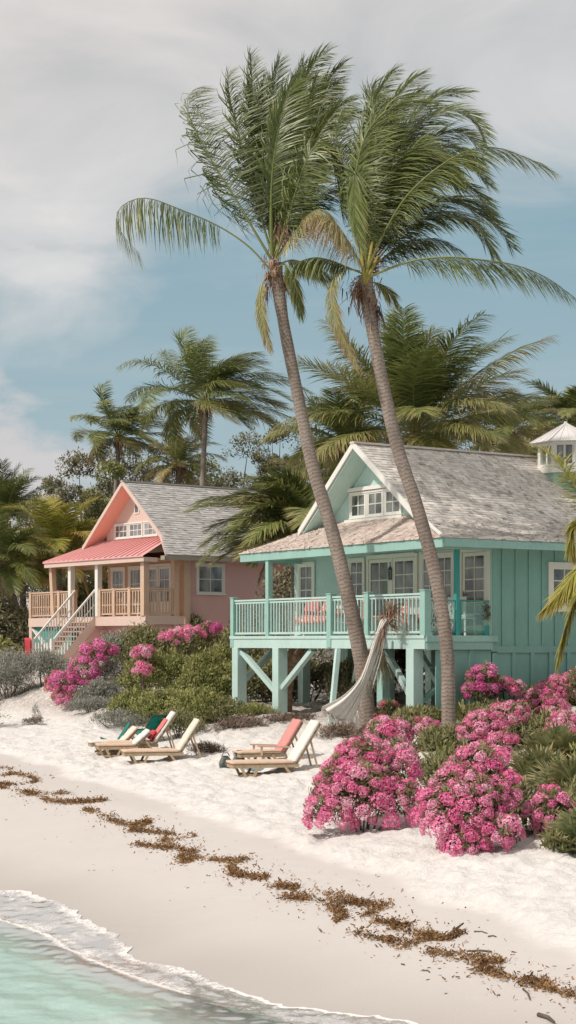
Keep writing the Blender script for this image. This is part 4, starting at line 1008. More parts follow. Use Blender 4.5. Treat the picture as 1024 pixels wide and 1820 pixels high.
    F([(650,475,1.3),(654,380,1.9),(672,280,2.2),(705,200,2.3),(750,160,2.2)], leaf=.7, nl=88, droop=.3, wind=.6, up=(-.2,-.9,.3), tint=.32, seed=45)
    F([(653,476,1.2),(672,400,1.8),(705,320,2.1),(755,255,2.2),(815,235,2.0),(858,262,1.8)], leaf=.7, nl=88, droop=.4, wind=.5, up=(-.1,-.7,.7), tint=.32, seed=46)
    F([(654,478,.2),(676,405,.4),(708,335,.5),(752,280,.5),(805,262,.4),(850,295,.3)], leaf=.7, nl=88, droop=.6, wind=.45, up=(-.1,-.6,.8), tint=.38, seed=47)
    F([(652,476,.0),(660,400,-.1),(680,330,-.2),(712,280,-.3),(752,262,-.4),(792,290,-.4)], leaf=.7, nl=84, droop=.5, wind=.5, up=(-.3,-.6,.7), tint=.46, seed=48)
    F([(650,470,.5),(640,400,.8),(622,330,1.0),(606,280,1.1),(598,240,1.1),(606,200,1.0)], leaf=.62, nl=76, droop=.3, wind=.9, up=(-.6,-.8,.1), tint=.40, seed=49)
    F([(655,486,.4),(685,455,.7),(725,430,1.0),(775,425,1.2),(820,445,1.3)], leaf=.6, nl=70, droop=.8, wind=.4, up=(0,-.3,1), tint=.42, seed=50, lift=.05)
    F([(656,500,.2),(676,506,.3),(690,520,.4),(702,540,.4)], leaf=.36, nl=36, droop=1.0, wind=.2, up=(0,0,1), tint=.52, dead=.3, seed=51)
    rnd = random.Random(78)
    for k in range(7):
        f = k/6; a = (650+rnd.uniform(-20,20)+f*215, 175+rnd.uniform(-15,25)+f*205, rnd.uniform(-.6,2.0)); q = rnd.uniform(-12,12)
        F([(651,476,.2), (655+f*25, 420+f*15, a[2]*.4), (662+f*65+q, 345+f*40, a[2]*.8), ((a[0]*1.3+662)/2.3, (a[1]+215+f*120)/2-18, a[2]), a, (a[0]+28, a[1]+24+14*f, a[2])], leaf=rnd.uniform(.60,.76), nl=84, droop=.25+.4*f, wind=.6, up=(-.4,-.8+.4*f,.3+.6*f), tint=rnd.uniform(.26,.46), seed=900+k)
    for k, (px, py) in enumerate(((640,440),(662,430),(672,455))):
        mb = MB(); mb.tube([w(650,505,-.13), w((650+px)/2,(500+py)/2,-.2), w(px,py,-.16)], [.06,.045,.03], 6, tint=.72)
        keep(mb.build('petiole', M['palm_yellow'], None, smooth=True), root)
    strands(root, 'crown_fibre', [(w(648,522), (0,0,-1), .32, 190, .15), (w(660,455), (.1,0,.6), .30, 60, .12), (w(668,545), (.15,0,-1), .55, 46, .06), (w(636,505), (-.3,0,-.6), .3, 60, .1), (w(664,470), (.4,0,0), .25, 60, .1)], 'fibre', 6, .016)
    return root
tall_palm_left(); tall_palm_right()
# ================================================================== palms behind and beside the houses
def G(px, py, Y): 
    p = P(px, py, Y); return p
def gz(px, Y): 
    X = (px-512)/FPX*Y; return Vector((X, Y, ground(X, Y)))
mid_palm('palm_tree', 'wind-bent palm with a straight grey trunk rising behind the pink house ridge', G(366,715,76), gz(368,76), 4.1, 24, seed=1, nl=54, wind=1.0, width=.05, tint=.5)
mid_palm('palm_tree', 'smaller windswept palm leftmost on the skyline behind the pink house', G(212,778,84), gz(205,84), 3.0, 20, seed=2, nl=44, wind=1.0, width=.05, tint=.5)
mid_palm('palm_tree', 'short feathery palm between the two skyline palms, above the pink gable', G(318,826,80), gz(318,80), 2.1, 16, seed=3, nl=36, wind=.4, tint=.58)
mid_palm('palm_tree', 'biggest bushy palm rising right behind the teal house roof', G(738,768,58), gz(742,58), 4.7, 28, seed=4, nl=64, wind=.25, width=.055, leaf=.55, tint=.52, old=6, grav=.55, elr=(-.1,1.5))
mid_palm('palm_tree', 'low palm arching out left of the teal gable peak', G(618,790,60), gz(618,60), 3.0, 16, seed=5, nl=48, wind=.1, tint=.5, azr=(1.2, 5.2))
mid_palm('palm_tree', 'yellow-green palm with drooping fronds left of the coral porch roof', G(108,985,73), gz(108,73), 3.3, 22, seed=6, nl=54, m='palm_yellow', wind=.2, tint=.50, width=.055, old=4)
mid_palm('palm_tree', 'leaning palm with a bare curved trunk at the left edge beside the pink deck', G(2,1000,71), gz(60,71), 2.9, 18, seed=7, nl=50, wind=.0, tint=.44, m='palm', rad=(.26,.22,.2))
mid_palm('palm_tree', 'dark young palm with upright fronds at the far left edge', G(8,930,80), gz(8,80), 3.0, 16, seed=8, nl=44, wind=.1, tint=.30, elr=(.5,1.5))
mid_palm('palm_tree', 'green palm arching over the gap between the two houses', G(528,945,50.5), gz(528,50.5), 2.9, 20, seed=9, nl=60, wind=-.55, tint=.50, leaf=.6, width=.05, old=5, azr=(1.3, 5.0))
mid_palm('palm_tree', 'palm with one tall upright frond at the right edge behind the cupola', G(1012,752,78), gz(1012,78), 3.0, 20, seed=10, nl=44, wind=-.2, tint=.56, width=.055)
mid_palm('palm_tree', 'pale olive palm left of the cupola behind the roof', G(905,770,70), gz(905,70), 2.5, 18, seed=11, nl=40, wind=.1, tint=.62, m='palm', old=6)
mid_palm('palm_tree', 'small palm tucked behind the left slope of the teal gable', G(566,868,64), gz(566,64), 2.0, 14, seed=12, nl=40, wind=.2, tint=.46)
# palm at the right edge whose yellow fronds hang into view
def edge_palm():
    Y = 31.0
    c = P(1075,960,Y)
    root = empty('palm_tree', gz(1085,Y), 0, 'palm at the right edge with yellow-orange fronds hanging in front of the teal wall', 'palm tree', None)
    trunk(root, [gz(1085,Y)-Vector((0,0,.3)), P(1088,1150,Y), P(1082,1050,Y), c], [.2,.16,.14,.13], n=40)
    def F(pts, **kw): frond(root, [P(px,py,Y+d) for px,py,d in pts], 'palm_yellow', **{**kw, 'nl': int(kw['nl']*1.6), 'leaf': kw['leaf']*1.15})
    F([(1075,965,0),(1050,985,-.2),(1020,1022,-.4),(988,1062,-.5),(962,1088,-.5)], leaf=.52, nl=120, droop=.6, wind=-.1, tint=.62, seed=61, width=.04, lift=0, rw=.03)
    F([(1078,970,.1),(1050,1010,.1),(1026,1060,.0),(1004,1120,.0),(990,1182,.0)], leaf=.50, nl=125, droop=.7, wind=0, tint=.66, seed=62, width=.04, lift=0, rw=.03)
    F([(1072,955,.3),(1045,925,.5),(1022,925,.6),(1014,960,.6),(1020,992,.6)], leaf=.46, nl=90, droop=.9, wind=0, tint=.55, seed=63, width=.035, lift=0)
    F([(1078,960,.2),(1060,1000,.5),(1040,1050,.8),(1022,1075,.9)], leaf=.36, nl=60, droop=.6, wind=0, tint=.5, seed=64, width=.035, lift=0)
    for k, (az, el) in enumerate(((.3,.7),(-.6,.4),(1.2,.9),(2.0,1.0),(-1.3,.6),(.8,.2),(0,1.3),(2.7,1.1),(-.2,.1),(.5,1.1),(-1.0,1.0),(-.9,-.1),(1.6,.5),(.2,-.3))):
        frond(root, arc(c, az, el, 2.4, .9, .3), 'palm_yellow', leaf=.75, nl=90, droop=.5, wind=.2, tint=.5, seed=70+k)
    strands(root, 'crown_fibre', [(c, (0,0,-1), .4, 60, .12)], 'fibre', 9, .02)
edge_palm()
# ------------------------------------------------------------------ shrubs and trees
def leaf_cloud(name, lumps, n, size, seed, aspect=.42, droopy=.0, upb=.35, shell=.5, base=.0, topb=.34, ragged=.22):
    """many small leaf blades through the volume of several ragged lumps; lumps: (x,y,z,rx,ry,rz)"""
    rng = np.random.default_rng(seed); L = np.array(lumps, float)
    wts = (L[:,3]*L[:,4]+L[:,4]*L[:,5]+L[:,3]*L[:,5]); idx = rng.choice(len(L), n, p=wts/wts.sum()); K = L[idx]
    u = nrm(rng.normal(0, 1, (n, 3))); low = u[:,2] < -.45; u[low,2] *= -1
    # ragged outline: radius varies with direction through a few random lobes
    ph = rng.uniform(0, 6.28, (len(L), 4)); fr = rng.uniform(2.0, 5.0, (len(L), 4))
    az = np.arctan2(u[:,1], u[:,0]); lob = sum(np.sin(az*np.round(fr[idx,k])+ph[idx,k]+u[:,2]*fr[idx,3-k]) for k in range(4))/4
    r = (shell+(1-shell)*rng.random(n)**.6)*(1+ragged*lob)+np.abs(rng.normal(0, .05, n))
    p = K[:,:3]+u*K[:,3:]*r[:,None]
    nv = nrm(u/K[:,3:]*K[:,3:].mean(1, keepdims=True)+rng.normal(0, .55, (n, 3)))
    ax = nrm(np.cross(nv, rng.normal(0, 1, (n, 3)))+np.array([0, 0, upb-droopy])+.35*u)
    sd = nrm(np.cross(nv, ax))
    s = size*rng.uniform(.55, 1.35, n)[:,None]; w = s*aspect
    V = np.stack([p-ax*s*.1, p+ax*s*.45+sd*w*.5+nv*s*.06, p+ax*s, p+ax*s*.45-sd*w*.5+nv*s*.06], 1).reshape(-1, 3)
    Q = np.arange(n*4).reshape(-1, 4)
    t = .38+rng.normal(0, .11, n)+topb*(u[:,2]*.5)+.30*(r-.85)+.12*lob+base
    return V, Q, np.clip(np.repeat(t, 4), 0, 1)
def cloud_obj(name, cl, m, parent=None):
    return link(name, fast_mesh(name, *cl), M[m], parent)
def stems(lumps, rnd, r0=.02, n=8):
    mb = MB()
    for i in range(n):
        l = rnd.choice(lumps); q = Vector((l[0]+rnd.uniform(-.5,.5)*l[3], l[1]+rnd.uniform(-.5,.5)*l[4], l[2]+rnd.uniform(-.1,.6)*l[5]))
        b = Vector((q.x*.25, q.y*.25, -.1)); mb.tube([b, b.lerp(q,.5)+Vector((rnd.uniform(-.1,.1),rnd.uniform(-.1,.1),.05)), q], [r0, r0*.7, r0*.3], 5, tint=rnd.random())
    return mb
def shrub(label, loc, lumps, n, size, m, seed, name='shrub', cat='shrub', group=None, aspect=.42, stem=8, r0=.02, fol='foliage', **kw):
    root = empty(name, loc, 0, label, cat, group)
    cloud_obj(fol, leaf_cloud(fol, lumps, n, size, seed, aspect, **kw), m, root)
    if stem: stems(lumps, random.Random(seed), r0, stem).build('branch', M['bark'], root)
    return root
def rl(rnd, n, wx, wy, h, r=(.35,.6), z0=.15):
    """random lumps filling a mound wx by wy by h"""
    out = []
    for i in range(n):
        a = rnd.uniform(0, 6.28); q = math.sqrt(rnd.random()); x = wx*.5*q*math.cos(a)*.8; y = wy*.5*q*math.sin(a)*.8
        k = rnd.uniform(*r); hh = h*(1-.55*q*q)
        out.append((x, y, max(z0, hh-k*h*.62), wx*k*.5, wy*k*.5, h*k*.7))
    out.append((0, 0, h*.4, wx*.42, wy*.42, h*.48)); return out
def tree(label, px, pytop, Y, wpx, m, seed, n=5200, size=.20, nl=9, asp=.45, name='tree', airy=False, hfrac=.62, group='trees beyond the houses', **kw):
    k = Y/FPX; base = gz(px, Y); top = P(px, pytop, Y).z; h = top-base.z; w = wpx*k; rnd = random.Random(seed)
    root = empty(name, base, 0, label, 'tree', group)
    ch = h*hfrac; lumps = []
    for i in range(nl):
        a = rnd.uniform(0, 6.28); q = math.sqrt(rnd.random()); rr = w*rnd.uniform(.15, .30)*(.50 if airy else 1)
        zz = h-rr*.8-ch*rnd.random()*.8*(.4+.6*q)-(ch*.25*q)
        lumps.append((w*.40*q*math.cos(a), w*.40*q*math.sin(a), zz, rr, rr, rr*.8))
    lumps.append((rnd.uniform(-.1,.1)*w, 0, h-w*.2, w*.22, w*.22, w*.2))
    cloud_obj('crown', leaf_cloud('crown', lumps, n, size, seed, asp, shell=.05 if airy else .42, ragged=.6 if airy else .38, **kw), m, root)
    mb = MB(); fork = Vector((rnd.uniform(-.1,.1), 0, max(.5, h-ch*.95)))
    mb.tube([(0,0,-.3), (.03,0,fork.z*.5), fork], [w*.035+.06, w*.028+.05, w*.022+.04], 8, tint=[0,1,2])
    for l in lumps:
        c = Vector(l[:3]); mb.tube([fork, fork.lerp(c,.55)+Vector((0,0,.1*h*rnd.random())), c], [w*.016+.025, .035, .012], 5, tint=[0,.5,1])
    mb.build('trunk', M['bark'], root)
    return root
def backdrop():
    T = [('rounded olive tree at the left end of the skyline beside the smaller palm', 150, 806, 86, 150, 'leaf_dark', 1),
         ('small round tree farthest left below the open sky', 92, 850, 90, 110, 'leaf_dark', 2),
         ('broad dark tree behind the smaller skyline palm', 232, 792, 90, 170, 'leaf_dark', 3),
         ('grey-brown twiggy tree between the two skyline palms', 300, 786, 92, 150, 'leaf_brown', 4),
         ('dark green tree directly right of the straight palm trunk', 425, 768, 88, 170, 'leaf_dark', 5),
         ('airy tree with sky showing through its crown, left of the leaning palm trunk', 492, 752, 86, 120, 'leaf_dark', 6),
         ('loose leafy tree just right of the leaning palm trunk', 560, 765, 84, 140, 'leaf_dark', 7),
         ('tall dense tree between the two leaning trunks', 632, 676, 78, 170, 'leaf_dark', 8),
         ('dark tree behind the big bushy palm', 760, 668, 76, 190, 'leaf_dark', 9),
         ('brownish tree behind the roof ridge right of the big palm', 862, 705, 78, 150, 'leaf_brown', 10),
         ('dense olive tree behind the cupola', 945, 712, 82, 150, 'leaf', 11),
         ('pale tree at the right edge above the cupola roof', 1030, 730, 86, 120, 'leaf_dark', 12),
         ('yellow-tinged bush tree beneath the smaller skyline palm', 205, 820, 82, 120, 'leaf_yellow', 13),
         ('low olive tree behind the middle of the pink roof', 372, 812, 84, 160, 'leaf', 14),
         ('dark dense tree behind the yellow palm at far left', 40, 880, 84, 170, 'leaf_dark', 15),
         ('shaded tree between the pink house end and the teal gable', 520, 842, 72, 150, 'leaf_dark', 16),
         ('grey-green tree between the yellow palm and the coral gable', 168, 872, 80, 120, 'leaf', 17)]
    for lb, px, py, Y, w, m, sd in T:
        airy = sd in (6, 7, 12)
        tree(lb, px, py, Y, w, m, 100+sd, n=6000 if airy else 10500, size=.155 if not airy else .135, airy=airy, nl=11 if not airy else 30, hfrac=.62)
    # deep hedge rows so no gap opens below the crowns
    rnd = random.Random(5)
    S = [('dark hedge shrub left of the pink deck', 8, 70, 2.6, 2.6,'leaf_dark'),('dark shrub behind the left end of the pink deck', 105, 76, 3.6, 3.4,'leaf_dark'),
         ('tall shrub behind the open pink porch', 165, 76, 4.0, 3.6,'leaf'),('dark shrub filling the gap right of the pink house', 470, 66, 4.2, 3.6,'leaf_dark'),
         ('dark shrub behind the left end of the teal deck', 540, 60, 4.5, 3.5,'leaf_dark'), ('shaded shrub behind the pink roof', 330, 82, 5.5, 5.5,'leaf_dark'),
         ('shaded shrub below the straight palm trunk', 420, 80, 5.5, 6.0,'leaf_dark'), ('tall hedge shrub at far left under the sky', -20, 78, 4, 5,'leaf_dark'),
         ('yellow-green bush at the left edge under the pink deck', 2, 62.5, 1.6, 1.4,'leaf_yellow'), ('hedge shrub behind the smaller skyline palm', 235, 84, 5.5, 6.2,'leaf_dark'),
         ('broad hedge shrub behind the teal roof', 690, 70, 7, 6.5,'leaf_dark'), ('broad hedge shrub behind the cupola', 900, 74, 7, 6.5,'leaf_dark'), ('hedge shrub right of the cupola', 1040, 72, 6, 6.5,'leaf_dark'),
         ('hedge shrub under the airy tree', 560, 76, 5, 5.5,'leaf_dark')]
    for i, (lb, px, Y, w, h, m) in enumerate(S):
        shrub(lb, gz(px, Y), rl(rnd, 9, w, w*.8, h), 6500, .16, m, 200+i, group='hedge shrubs round the houses', stem=6, r0=.04)
backdrop()
def hs(px, py):
    h = hit(px, py); lim = 57.0 if px < 420 else 49.5 if px < 745 else 39.9
    if px >= 800:      # keep clear of the teal side wall
        r = (px-512)/FPX; s = (r*40-3.27)/(V2[0]-r*V2[1]); lim = 40+s*V2[1]-.75
    return h if h.y <= lim else gz(px, lim)
def dune_shrubs():
    rnd = random.Random(9); k = 0
    # (label, px, py base, width m, height m, material, leaf size, aspect, n)
    D = [('silver-grey shrub at the left edge above the bare sand', 20, 1242, 2.6, 1.6, 'leaf_grey', .085, .22, 9000),
         ('silver-grey shrub right of it at the foot of the stairs', 75, 1222, 2.2, 1.25, 'leaf_grey', .085, .22, 8000),
         ('grey-green shrub behind the silver ones under the pink deck', 10, 1200, 2.2, .9, 'leaf_grey', .09, .25, 6000),
         ('dense green shrub right in front of the pink deck corner', 262, 1160, 2.6, 1.7, 'leaf', .10, .4, 7500),
         ('rounded olive shrub against the pink wall', 345, 1170, 2.6, 1.5, 'leaf', .10, .4, 7500),
         ('grey sage bush between the bougainvillea and the green mound', 205, 1240, 1.9, 1.15, 'leaf_grey', .085, .22, 8000),
         ('large olive green mound in the middle of the dune', 285, 1245, 2.6, 1.5, 'leaf_yellow', .10, .36, 11000),
         ('bright yellow-green shrub left of the teal stilts', 372, 1262, 2.0, 1.7, 'leaf_yellow', .10, .36, 11000),
         ('darker green shrub behind the leftmost teal stilt', 418, 1210, 2.2, 1.8, 'leaf', .10, .4, 8000),
         ('low grey trailing shrub at the sand edge below the bougainvillea', 165, 1272, 1.9, .55, 'leaf_grey', .07, .2, 6500),
         ('low grey-green trailing shrub behind the teal chair', 215, 1296, 1.7, .55, 'leaf_grey', .07, .24, 6000),
         ('sparse green bush behind the cream lounger backs', 320, 1312, 1.5, .75, 'leaf', .075, .3, 4200),
         ('olive shrub in front of the green mound, above the loungers', 300, 1288, 2.0, .95, 'leaf_yellow', .09, .32, 6500),
         ('dark shaded shrub under the middle of the teal deck', 545, 1205, 2.4, 1.5, 'leaf_dark', .12, .4, 5000),
         ('dark shaded shrub under the right half of the teal deck', 690, 1215, 2.6, 1.6, 'leaf_dark', .12, .4, 5000),
         ('broad green shrub in front of the pink wall window', 388, 1190, 2.6, 1.5, 'leaf', .10, .38, 9000),
         ('green mound between the magenta sprays and the pink post', 300, 1195, 2.8, 1.5, 'leaf', .10, .38, 9500),
         ('grey-green bush just right of the bougainvillea top', 215, 1195, 2.0, 1.4, 'leaf_grey', .09, .28, 8000),
         ('low olive bush filling the dune right of the sage bush', 245, 1285, 1.8, .9, 'leaf_yellow', .09, .34, 7000),
         ('yellow-green bush below the bright one left of the teal stilts', 350, 1290, 1.7, 1.0, 'leaf_yellow', .09, .34, 7500),
         ('tall bright shrub touching the leftmost teal stilt', 402, 1252, 1.6, 1.7, 'leaf_yellow', .10, .36, 8500),
         ('grey-green bush at the foot of the leftmost teal stilt', 395, 1285, 1.4, .7, 'leaf', .08, .3, 4500),
         ('grey mixed bush between the sand and the large green mound', 180, 1262, 1.8, .9, 'leaf_grey', .085, .24, 7500),
         ('dark leafy shrub behind the two left teal stilts', 470, 1255, 2.2, 1.5, 'leaf', .11, .38, 7500),
         ('shaded shrub behind the leaning prop under the deck', 630, 1262, 2.0, 1.3, 'leaf_dark', .11, .38, 6000),
         ('olive grassy bush at the foot of the left teal stilts', 450, 1280, 1.3, .42, 'leaf_yellow', .10, .14, 3000)]
    for i, (lb, px, py, w, h, m, sz, asp, n) in enumerate(D):
        shrub(lb, hs(px, py), rl(rnd, 8, w, w*.75, h), n, sz, m, 300+i, group='dune shrubs below the houses', aspect=asp, upb=.9, shell=.34, ragged=.42, base=.07)
    # dry brown litter bushes
    for i, (lb, px, py, w, h, n) in enumerate([('dry brown twig heap behind the salmon lounger', 432, 1302, 1.5, .38, 2600), ('dry rusty grass tuft under the hammock', 600, 1318, 1.2, .36, 2400),
              ('dry pale twig patch between the teal stilts', 530, 1285, 2.0, .22, 2600), ('dry twigs at the base of the leaning palm', 655, 1318, 1.0, .3, 1600), ('dry brown scrub beside the lounger backrests', 368, 1345, .8, .3, 1200),
              ('pale dry twigs on the bare sand at far left', 60, 1288, .8, .16, 500)]):
        shrub(lb, hs(px, py), rl(rnd, 5, w, w*.6, h, z0=.02), n, .13, 'leaf_brown', 340+i, name='dry_bush', cat='dry bush', group='dry twig bushes on the sand', aspect=.10, stem=0, ragged=.4, fol='twigs', upb=.2)
    # small upright weed on the bare dune
    shrub('thin upright grey weed alone on the bare dune', hs(64,1284), [(0,0,.25,.10,.10,.3),(.08,0,.12,.1,.1,.14)], 220, .07, 'leaf_grey', 371, name='weed', cat='weed', aspect=.25, stem=3, r0=.008)
dune_shrubs()
def beside_the_frame():
    rnd = random.Random(33)
    for i, (lb, px, Y, w, h, m, asp) in enumerate([('grey shrub on the dune just past the left edge', -60, 50, 2.6, 1.4, 'leaf_grey', .24), ('olive shrub further left along the dune', -130, 56, 3.0, 1.8, 'leaf_yellow', .36), ('green shrub behind the dune past the left edge', -110, 66, 4, 3.0, 'leaf', .4),
            ('green shrub along the teal wall past the right edge', 1090, 40.5, 2.4, 1.2, 'leaf', .3), ('olive shrub at the foot of the edge palm', 1120, 31, 1.8, .9, 'leaf_yellow', .3), ('green shrub on the bank past the right edge', 1110, 26, 1.8, 1.0, 'leaf', .3)]):
        shrub(lb, gz(px, Y), rl(rnd, 8, w, w*.8, h), 6500, .12, m, 420+i, group='shrubs just beside the view', aspect=asp, upb=.8, ragged=.4)
beside_the_frame()
# ------------------------------------------------------------------ flowering bushes
def florets(centres, normals, size, seed, petals=5, tb=.55):
    """many small cupped five-petalled flowers"""
    rng = np.random.default_rng(seed); n = len(centres); c = np.asarray(centres); nv = nrm(np.asarray(normals)+rng.normal(0,.35,(n,3)))
    a = nrm(np.cross(nv, rng.normal(0,1,(n,3)))); b = np.cross(nv, a); V = []; T = []
    sz = size*rng.uniform(.7,1.25,n)[:,None]; tt = tb+rng.normal(0,.16,n)
    for k in range(petals):
        an = 2*math.pi*k/petals; d = a*math.cos(an)+b*math.sin(an); e = -a*math.sin(an)+b*math.cos(an)
        V.append(np.stack([c, c+d*sz*.6+e*sz*.38+nv*sz*.28, c+d*sz+nv*sz*.22, c+d*sz*.6-e*sz*.38+nv*sz*.28], 1)); T.append(np.stack([tt-.25, tt, tt+.2, tt], 1))
    V = np.stack(V, 1).reshape(-1,3); T = np.clip(np.stack(T, 1).reshape(-1), 0, 1)
    return V, np.arange(len(V)).reshape(-1,4), T
def dome(n, r, seed, flat=.75):
    rng = np.random.default_rng(seed); i = np.arange(n)+.5; z = 1-1.15*i/n; an = i*2.39996; q = np.sqrt(np.maximum(0, 1-z*z))
    u = np.stack([q*np.cos(an), q*np.sin(an), z], 1)
    lob = 1+.16*np.sin(an*3+seed)+.12*np.sin(z*9+seed*2)
    return u*np.array([r, r, r*flat])*(lob*rng.uniform(.86,1.08,n))[:,None], u
CL = {}
for kind in ('petal','petal_magenta','petal_coral'):
    CL[kind] = []
    for v in range(4):
        c, u = dome(190, .150, v+3, .80); tb = (.62,.74,.54,.66)[v]
        me = fast_mesh('flower_cluster', *florets(c, u, .0205, 40+v, tb=tb)); me.materials.append(M[kind]); CL[kind].append(me)
def flower_bush(label, loc, lumps, n, cl, seed, m='leaf', kind='petal', size=.085, group='pink flowering bushes', csc=1.0, bias=(-.35,-.85,.5), aspect=.30, spots=None, thr=-.1, name='flowering_bush'):
    root = empty(name, loc, 0, label, 'flowering bush', group)
    stems(lumps, random.Random(seed), .02, 7).build('branch', M['bark'], root)
    # leafy shoots that stand out past the flower heads
    rs = random.Random(seed+1); sh = []
    for _ in range(max(4, cl//3)):
        l = rs.choice(lumps); a = rs.uniform(0, 6.28); e = rs.uniform(-.2, 1.3); k = rs.uniform(1.04, 1.22)
        q = (l[0]+l[3]*k*math.cos(a)*math.cos(e), l[1]+l[4]*k*math.sin(a)*math.cos(e), max(.06, l[2]+l[5]*k*math.sin(e))); sh.append((*q, .07, .07, .10))
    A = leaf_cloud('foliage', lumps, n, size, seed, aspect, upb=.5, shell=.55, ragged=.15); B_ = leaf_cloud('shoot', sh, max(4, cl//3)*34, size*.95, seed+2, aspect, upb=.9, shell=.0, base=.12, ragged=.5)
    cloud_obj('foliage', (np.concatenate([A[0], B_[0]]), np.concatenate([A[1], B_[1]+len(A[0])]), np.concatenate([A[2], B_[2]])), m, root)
    rng = np.random.default_rng(seed+5); L = np.array(lumps, float); b = nrm(np.array(bias)); placed = []; tries = 0
    while len(placed) < cl and tries < 9000:
        tries += 1
        l = L[rng.choice(len(L), p=(L[:,3]*L[:,5])/(L[:,3]*L[:,5]).sum())]; u = nrm(rng.normal(0,1,3))
        if u @ b < thr or u[2] < -.55: continue
        p = l[:3]+u*l[3:]*1.0
        if p[2] < .10: continue
        if any(np.sum(((p-q[:3])/q[3:])**2) < .80 for q in L if q is not l): continue
        s = csc*rng.uniform(.5, 1.25)
        if any(np.linalg.norm(p-q) < .125*(s+sq) for q, sq in placed): continue
        placed.append((p, s)); o = bpy.data.objects.new('flower_cluster', CL[kind][rng.integers(0,4)]); C.objects.link(o); o.parent = root; o.location = p
        d = Vector(nrm(u+np.array([0,0,.5]))); o.rotation_euler = (d.to_track_quat('Z','Y') @ Matrix.Rotation(rng.uniform(0,6.28),4,'Z').to_quaternion()).to_euler(); o.scale = (s,s,s*rng.uniform(.8,1.1))
    # single blooms scattered between the heads
    n1 = cl*9; k = rng.choice(len(L), n1, p=(L[:,3]*L[:,5])/(L[:,3]*L[:,5]).sum()); u = nrm(rng.normal(0,1,(n1,3))); u = np.where((u@b < thr)[:,None], -u, u)
    q = L[k,:3]+u*L[k,3:]*rng.uniform(.98,1.10,(n1,1)); ok = q[:,2] > .06
    tag(link('blossom', fast_mesh('blossom', *florets(q[ok], u[ok], .022, seed+9, tb=.7)), M[kind], root), kind='stuff')
    return root
def rel(loc, spots):
    """lumps from picture marks: (px, py, dY, r) on the bush's own ground point"""
    out = []
    for px, py, dY, r, *q in spots:
        p = P(px, py, loc.y+dY)-loc; out.append((p.x, p.y, p.z, r, r, q[0] if q else r))
    return out
def flowers():
    L = hs(645,1488)
    flower_bush('big round pink flowering bush standing on the sand right of the loungers', L,
        rel(L, [(640,1410,.35,.62,.52),(595,1440,.25,.42,.36),(690,1430,.3,.45,.40),(650,1360,.7,.48,.40),(700,1370,.8,.42,.38),(610,1400,.5,.42,.38)]), 13000, 84, 11, bias=(-.3,-.85,.55))
    L2 = hs(700,1350)
    flower_bush('pink flowering bush on the slope behind the big round one', L2, rel(L2, [(690,1305,.3,.46,.32),(745,1300,.6,.34,.26),(655,1335,.2,.40,.30),(722,1345,.1,.32,.26)]), 7500, 44, 12, bias=(-.3,-.6,.8))
    L3 = hs(835,1522)
    flower_bush('tallest pink flowering bush spilling down the bank in front of the palmettos', L3,
        rel(L3, [(835,1440,.35,.50,.52),(785,1450,.2,.30,.38),(810,1405,.5,.34,.36),(880,1480,.1,.34,.26),(850,1375,.8,.42,.40),(880,1420,.5,.34,.34),(830,1495,.05,.30,.20)]), 14000, 90, 13, bias=(-.3,-.85,.5))
    L4 = hs(880,1345)
    flower_bush('long pink flowering bush on the bank above the tallest one', L4, rel(L4, [(862,1288,.3,.40,.26),(885,1325,.0,.38,.26),(905,1275,.7,.40,.26),(838,1300,.2,.26,.2)]), 6500, 56, 14, bias=(-.4,-.6,.8))
    L5 = hs(985,1270)
    flower_bush('pink flowering bush climbing the bank to the right edge below the teal wall', L5, rel(L5, [(965,1246,.3,.46,.30),(1005,1224,.5,.5,.30),(1045,1212,.6,.5,.30),(928,1264,.2,.38,.26),(985,1262,.0,.4,.26)]), 9500, 96, 15, bias=(-.4,-.6,.8))
    L6 = hs(985,1500)
    flower_bush('small pink flowering bush at the right edge below the palmettos', L6, rel(L6, [(975,1440,.1,.28,.26),(1000,1460,.2,.3,.26),(1010,1492,.0,.24,.14)]), 3800, 18, 16, bias=(-.3,-.85,.5))
    L7 = hs(858,1262)
    flower_bush('deep pink bush standing up against the teal wall', L7, rel(L7, [(858,1205,.1,.36,.24),(850,1232,0,.36,.3)]), 4200, 20, 17, bias=(-.2,-.4,.9), kind='petal_magenta', thr=.25)
    L8 = hs(900,1262)
    flower_bush('low dark pink bush at the foot of the teal wall', L8, rel(L8, [(888,1222,.3,.35,.16),(905,1225,.3,.3,.18)]), 2000, 10, 18, bias=(-.2,-.4,.9), kind='petal', thr=.2)
    L9 = hs(1010,1330)
    flower_bush('small pink bush between the palmettos at the right edge', L9, rel(L9, [(1005,1290,.2,.35,.25),(1015,1310,.1,.3,.2)]), 2200, 22, 19, bias=(-.2,-.6,.7))
    # bougainvillea round the pink house
    B = [('bougainvillea cascading beside the pink stairs', (150,1262), [(168,1168,1.2,.45,.36),(150,1195,.8,.5,.42),(115,1215,.4,.45,.34),(125,1247,.1,.42,.26),(182,1160,1.2,.40,.34),(140,1225,.5,.5,.34)], 58, 'petal_magenta', 21, 6500),
         ('single magenta spray upper one on the green mound', (254,1250), [(254,1160,-.2,.32,.18)], 11, 'petal', 22, 700), ('single magenta spray lower one on the green mound', (253,1258), [(253,1190,-.1,.28,.14)], 9, 'petal', 23, 700),
         ('magenta bougainvillea spray in front of the pink wall', (325,1215), [(310,1135,-.2,.5,.2),(338,1127,.1,.5,.18)], 22, 'petal', 24, 1500), ('small magenta spray at the foot of the pink wall', (372,1205), [(370,1118,-.1,.34,.18)], 10, 'petal_magenta', 25, 700),
         ('faded coral bush low beside the stairs', (110,1250), [(102,1215,.2,.4,.35),(118,1235,.1,.4,.25)], 16, 'petal_coral', 26, 1600)]
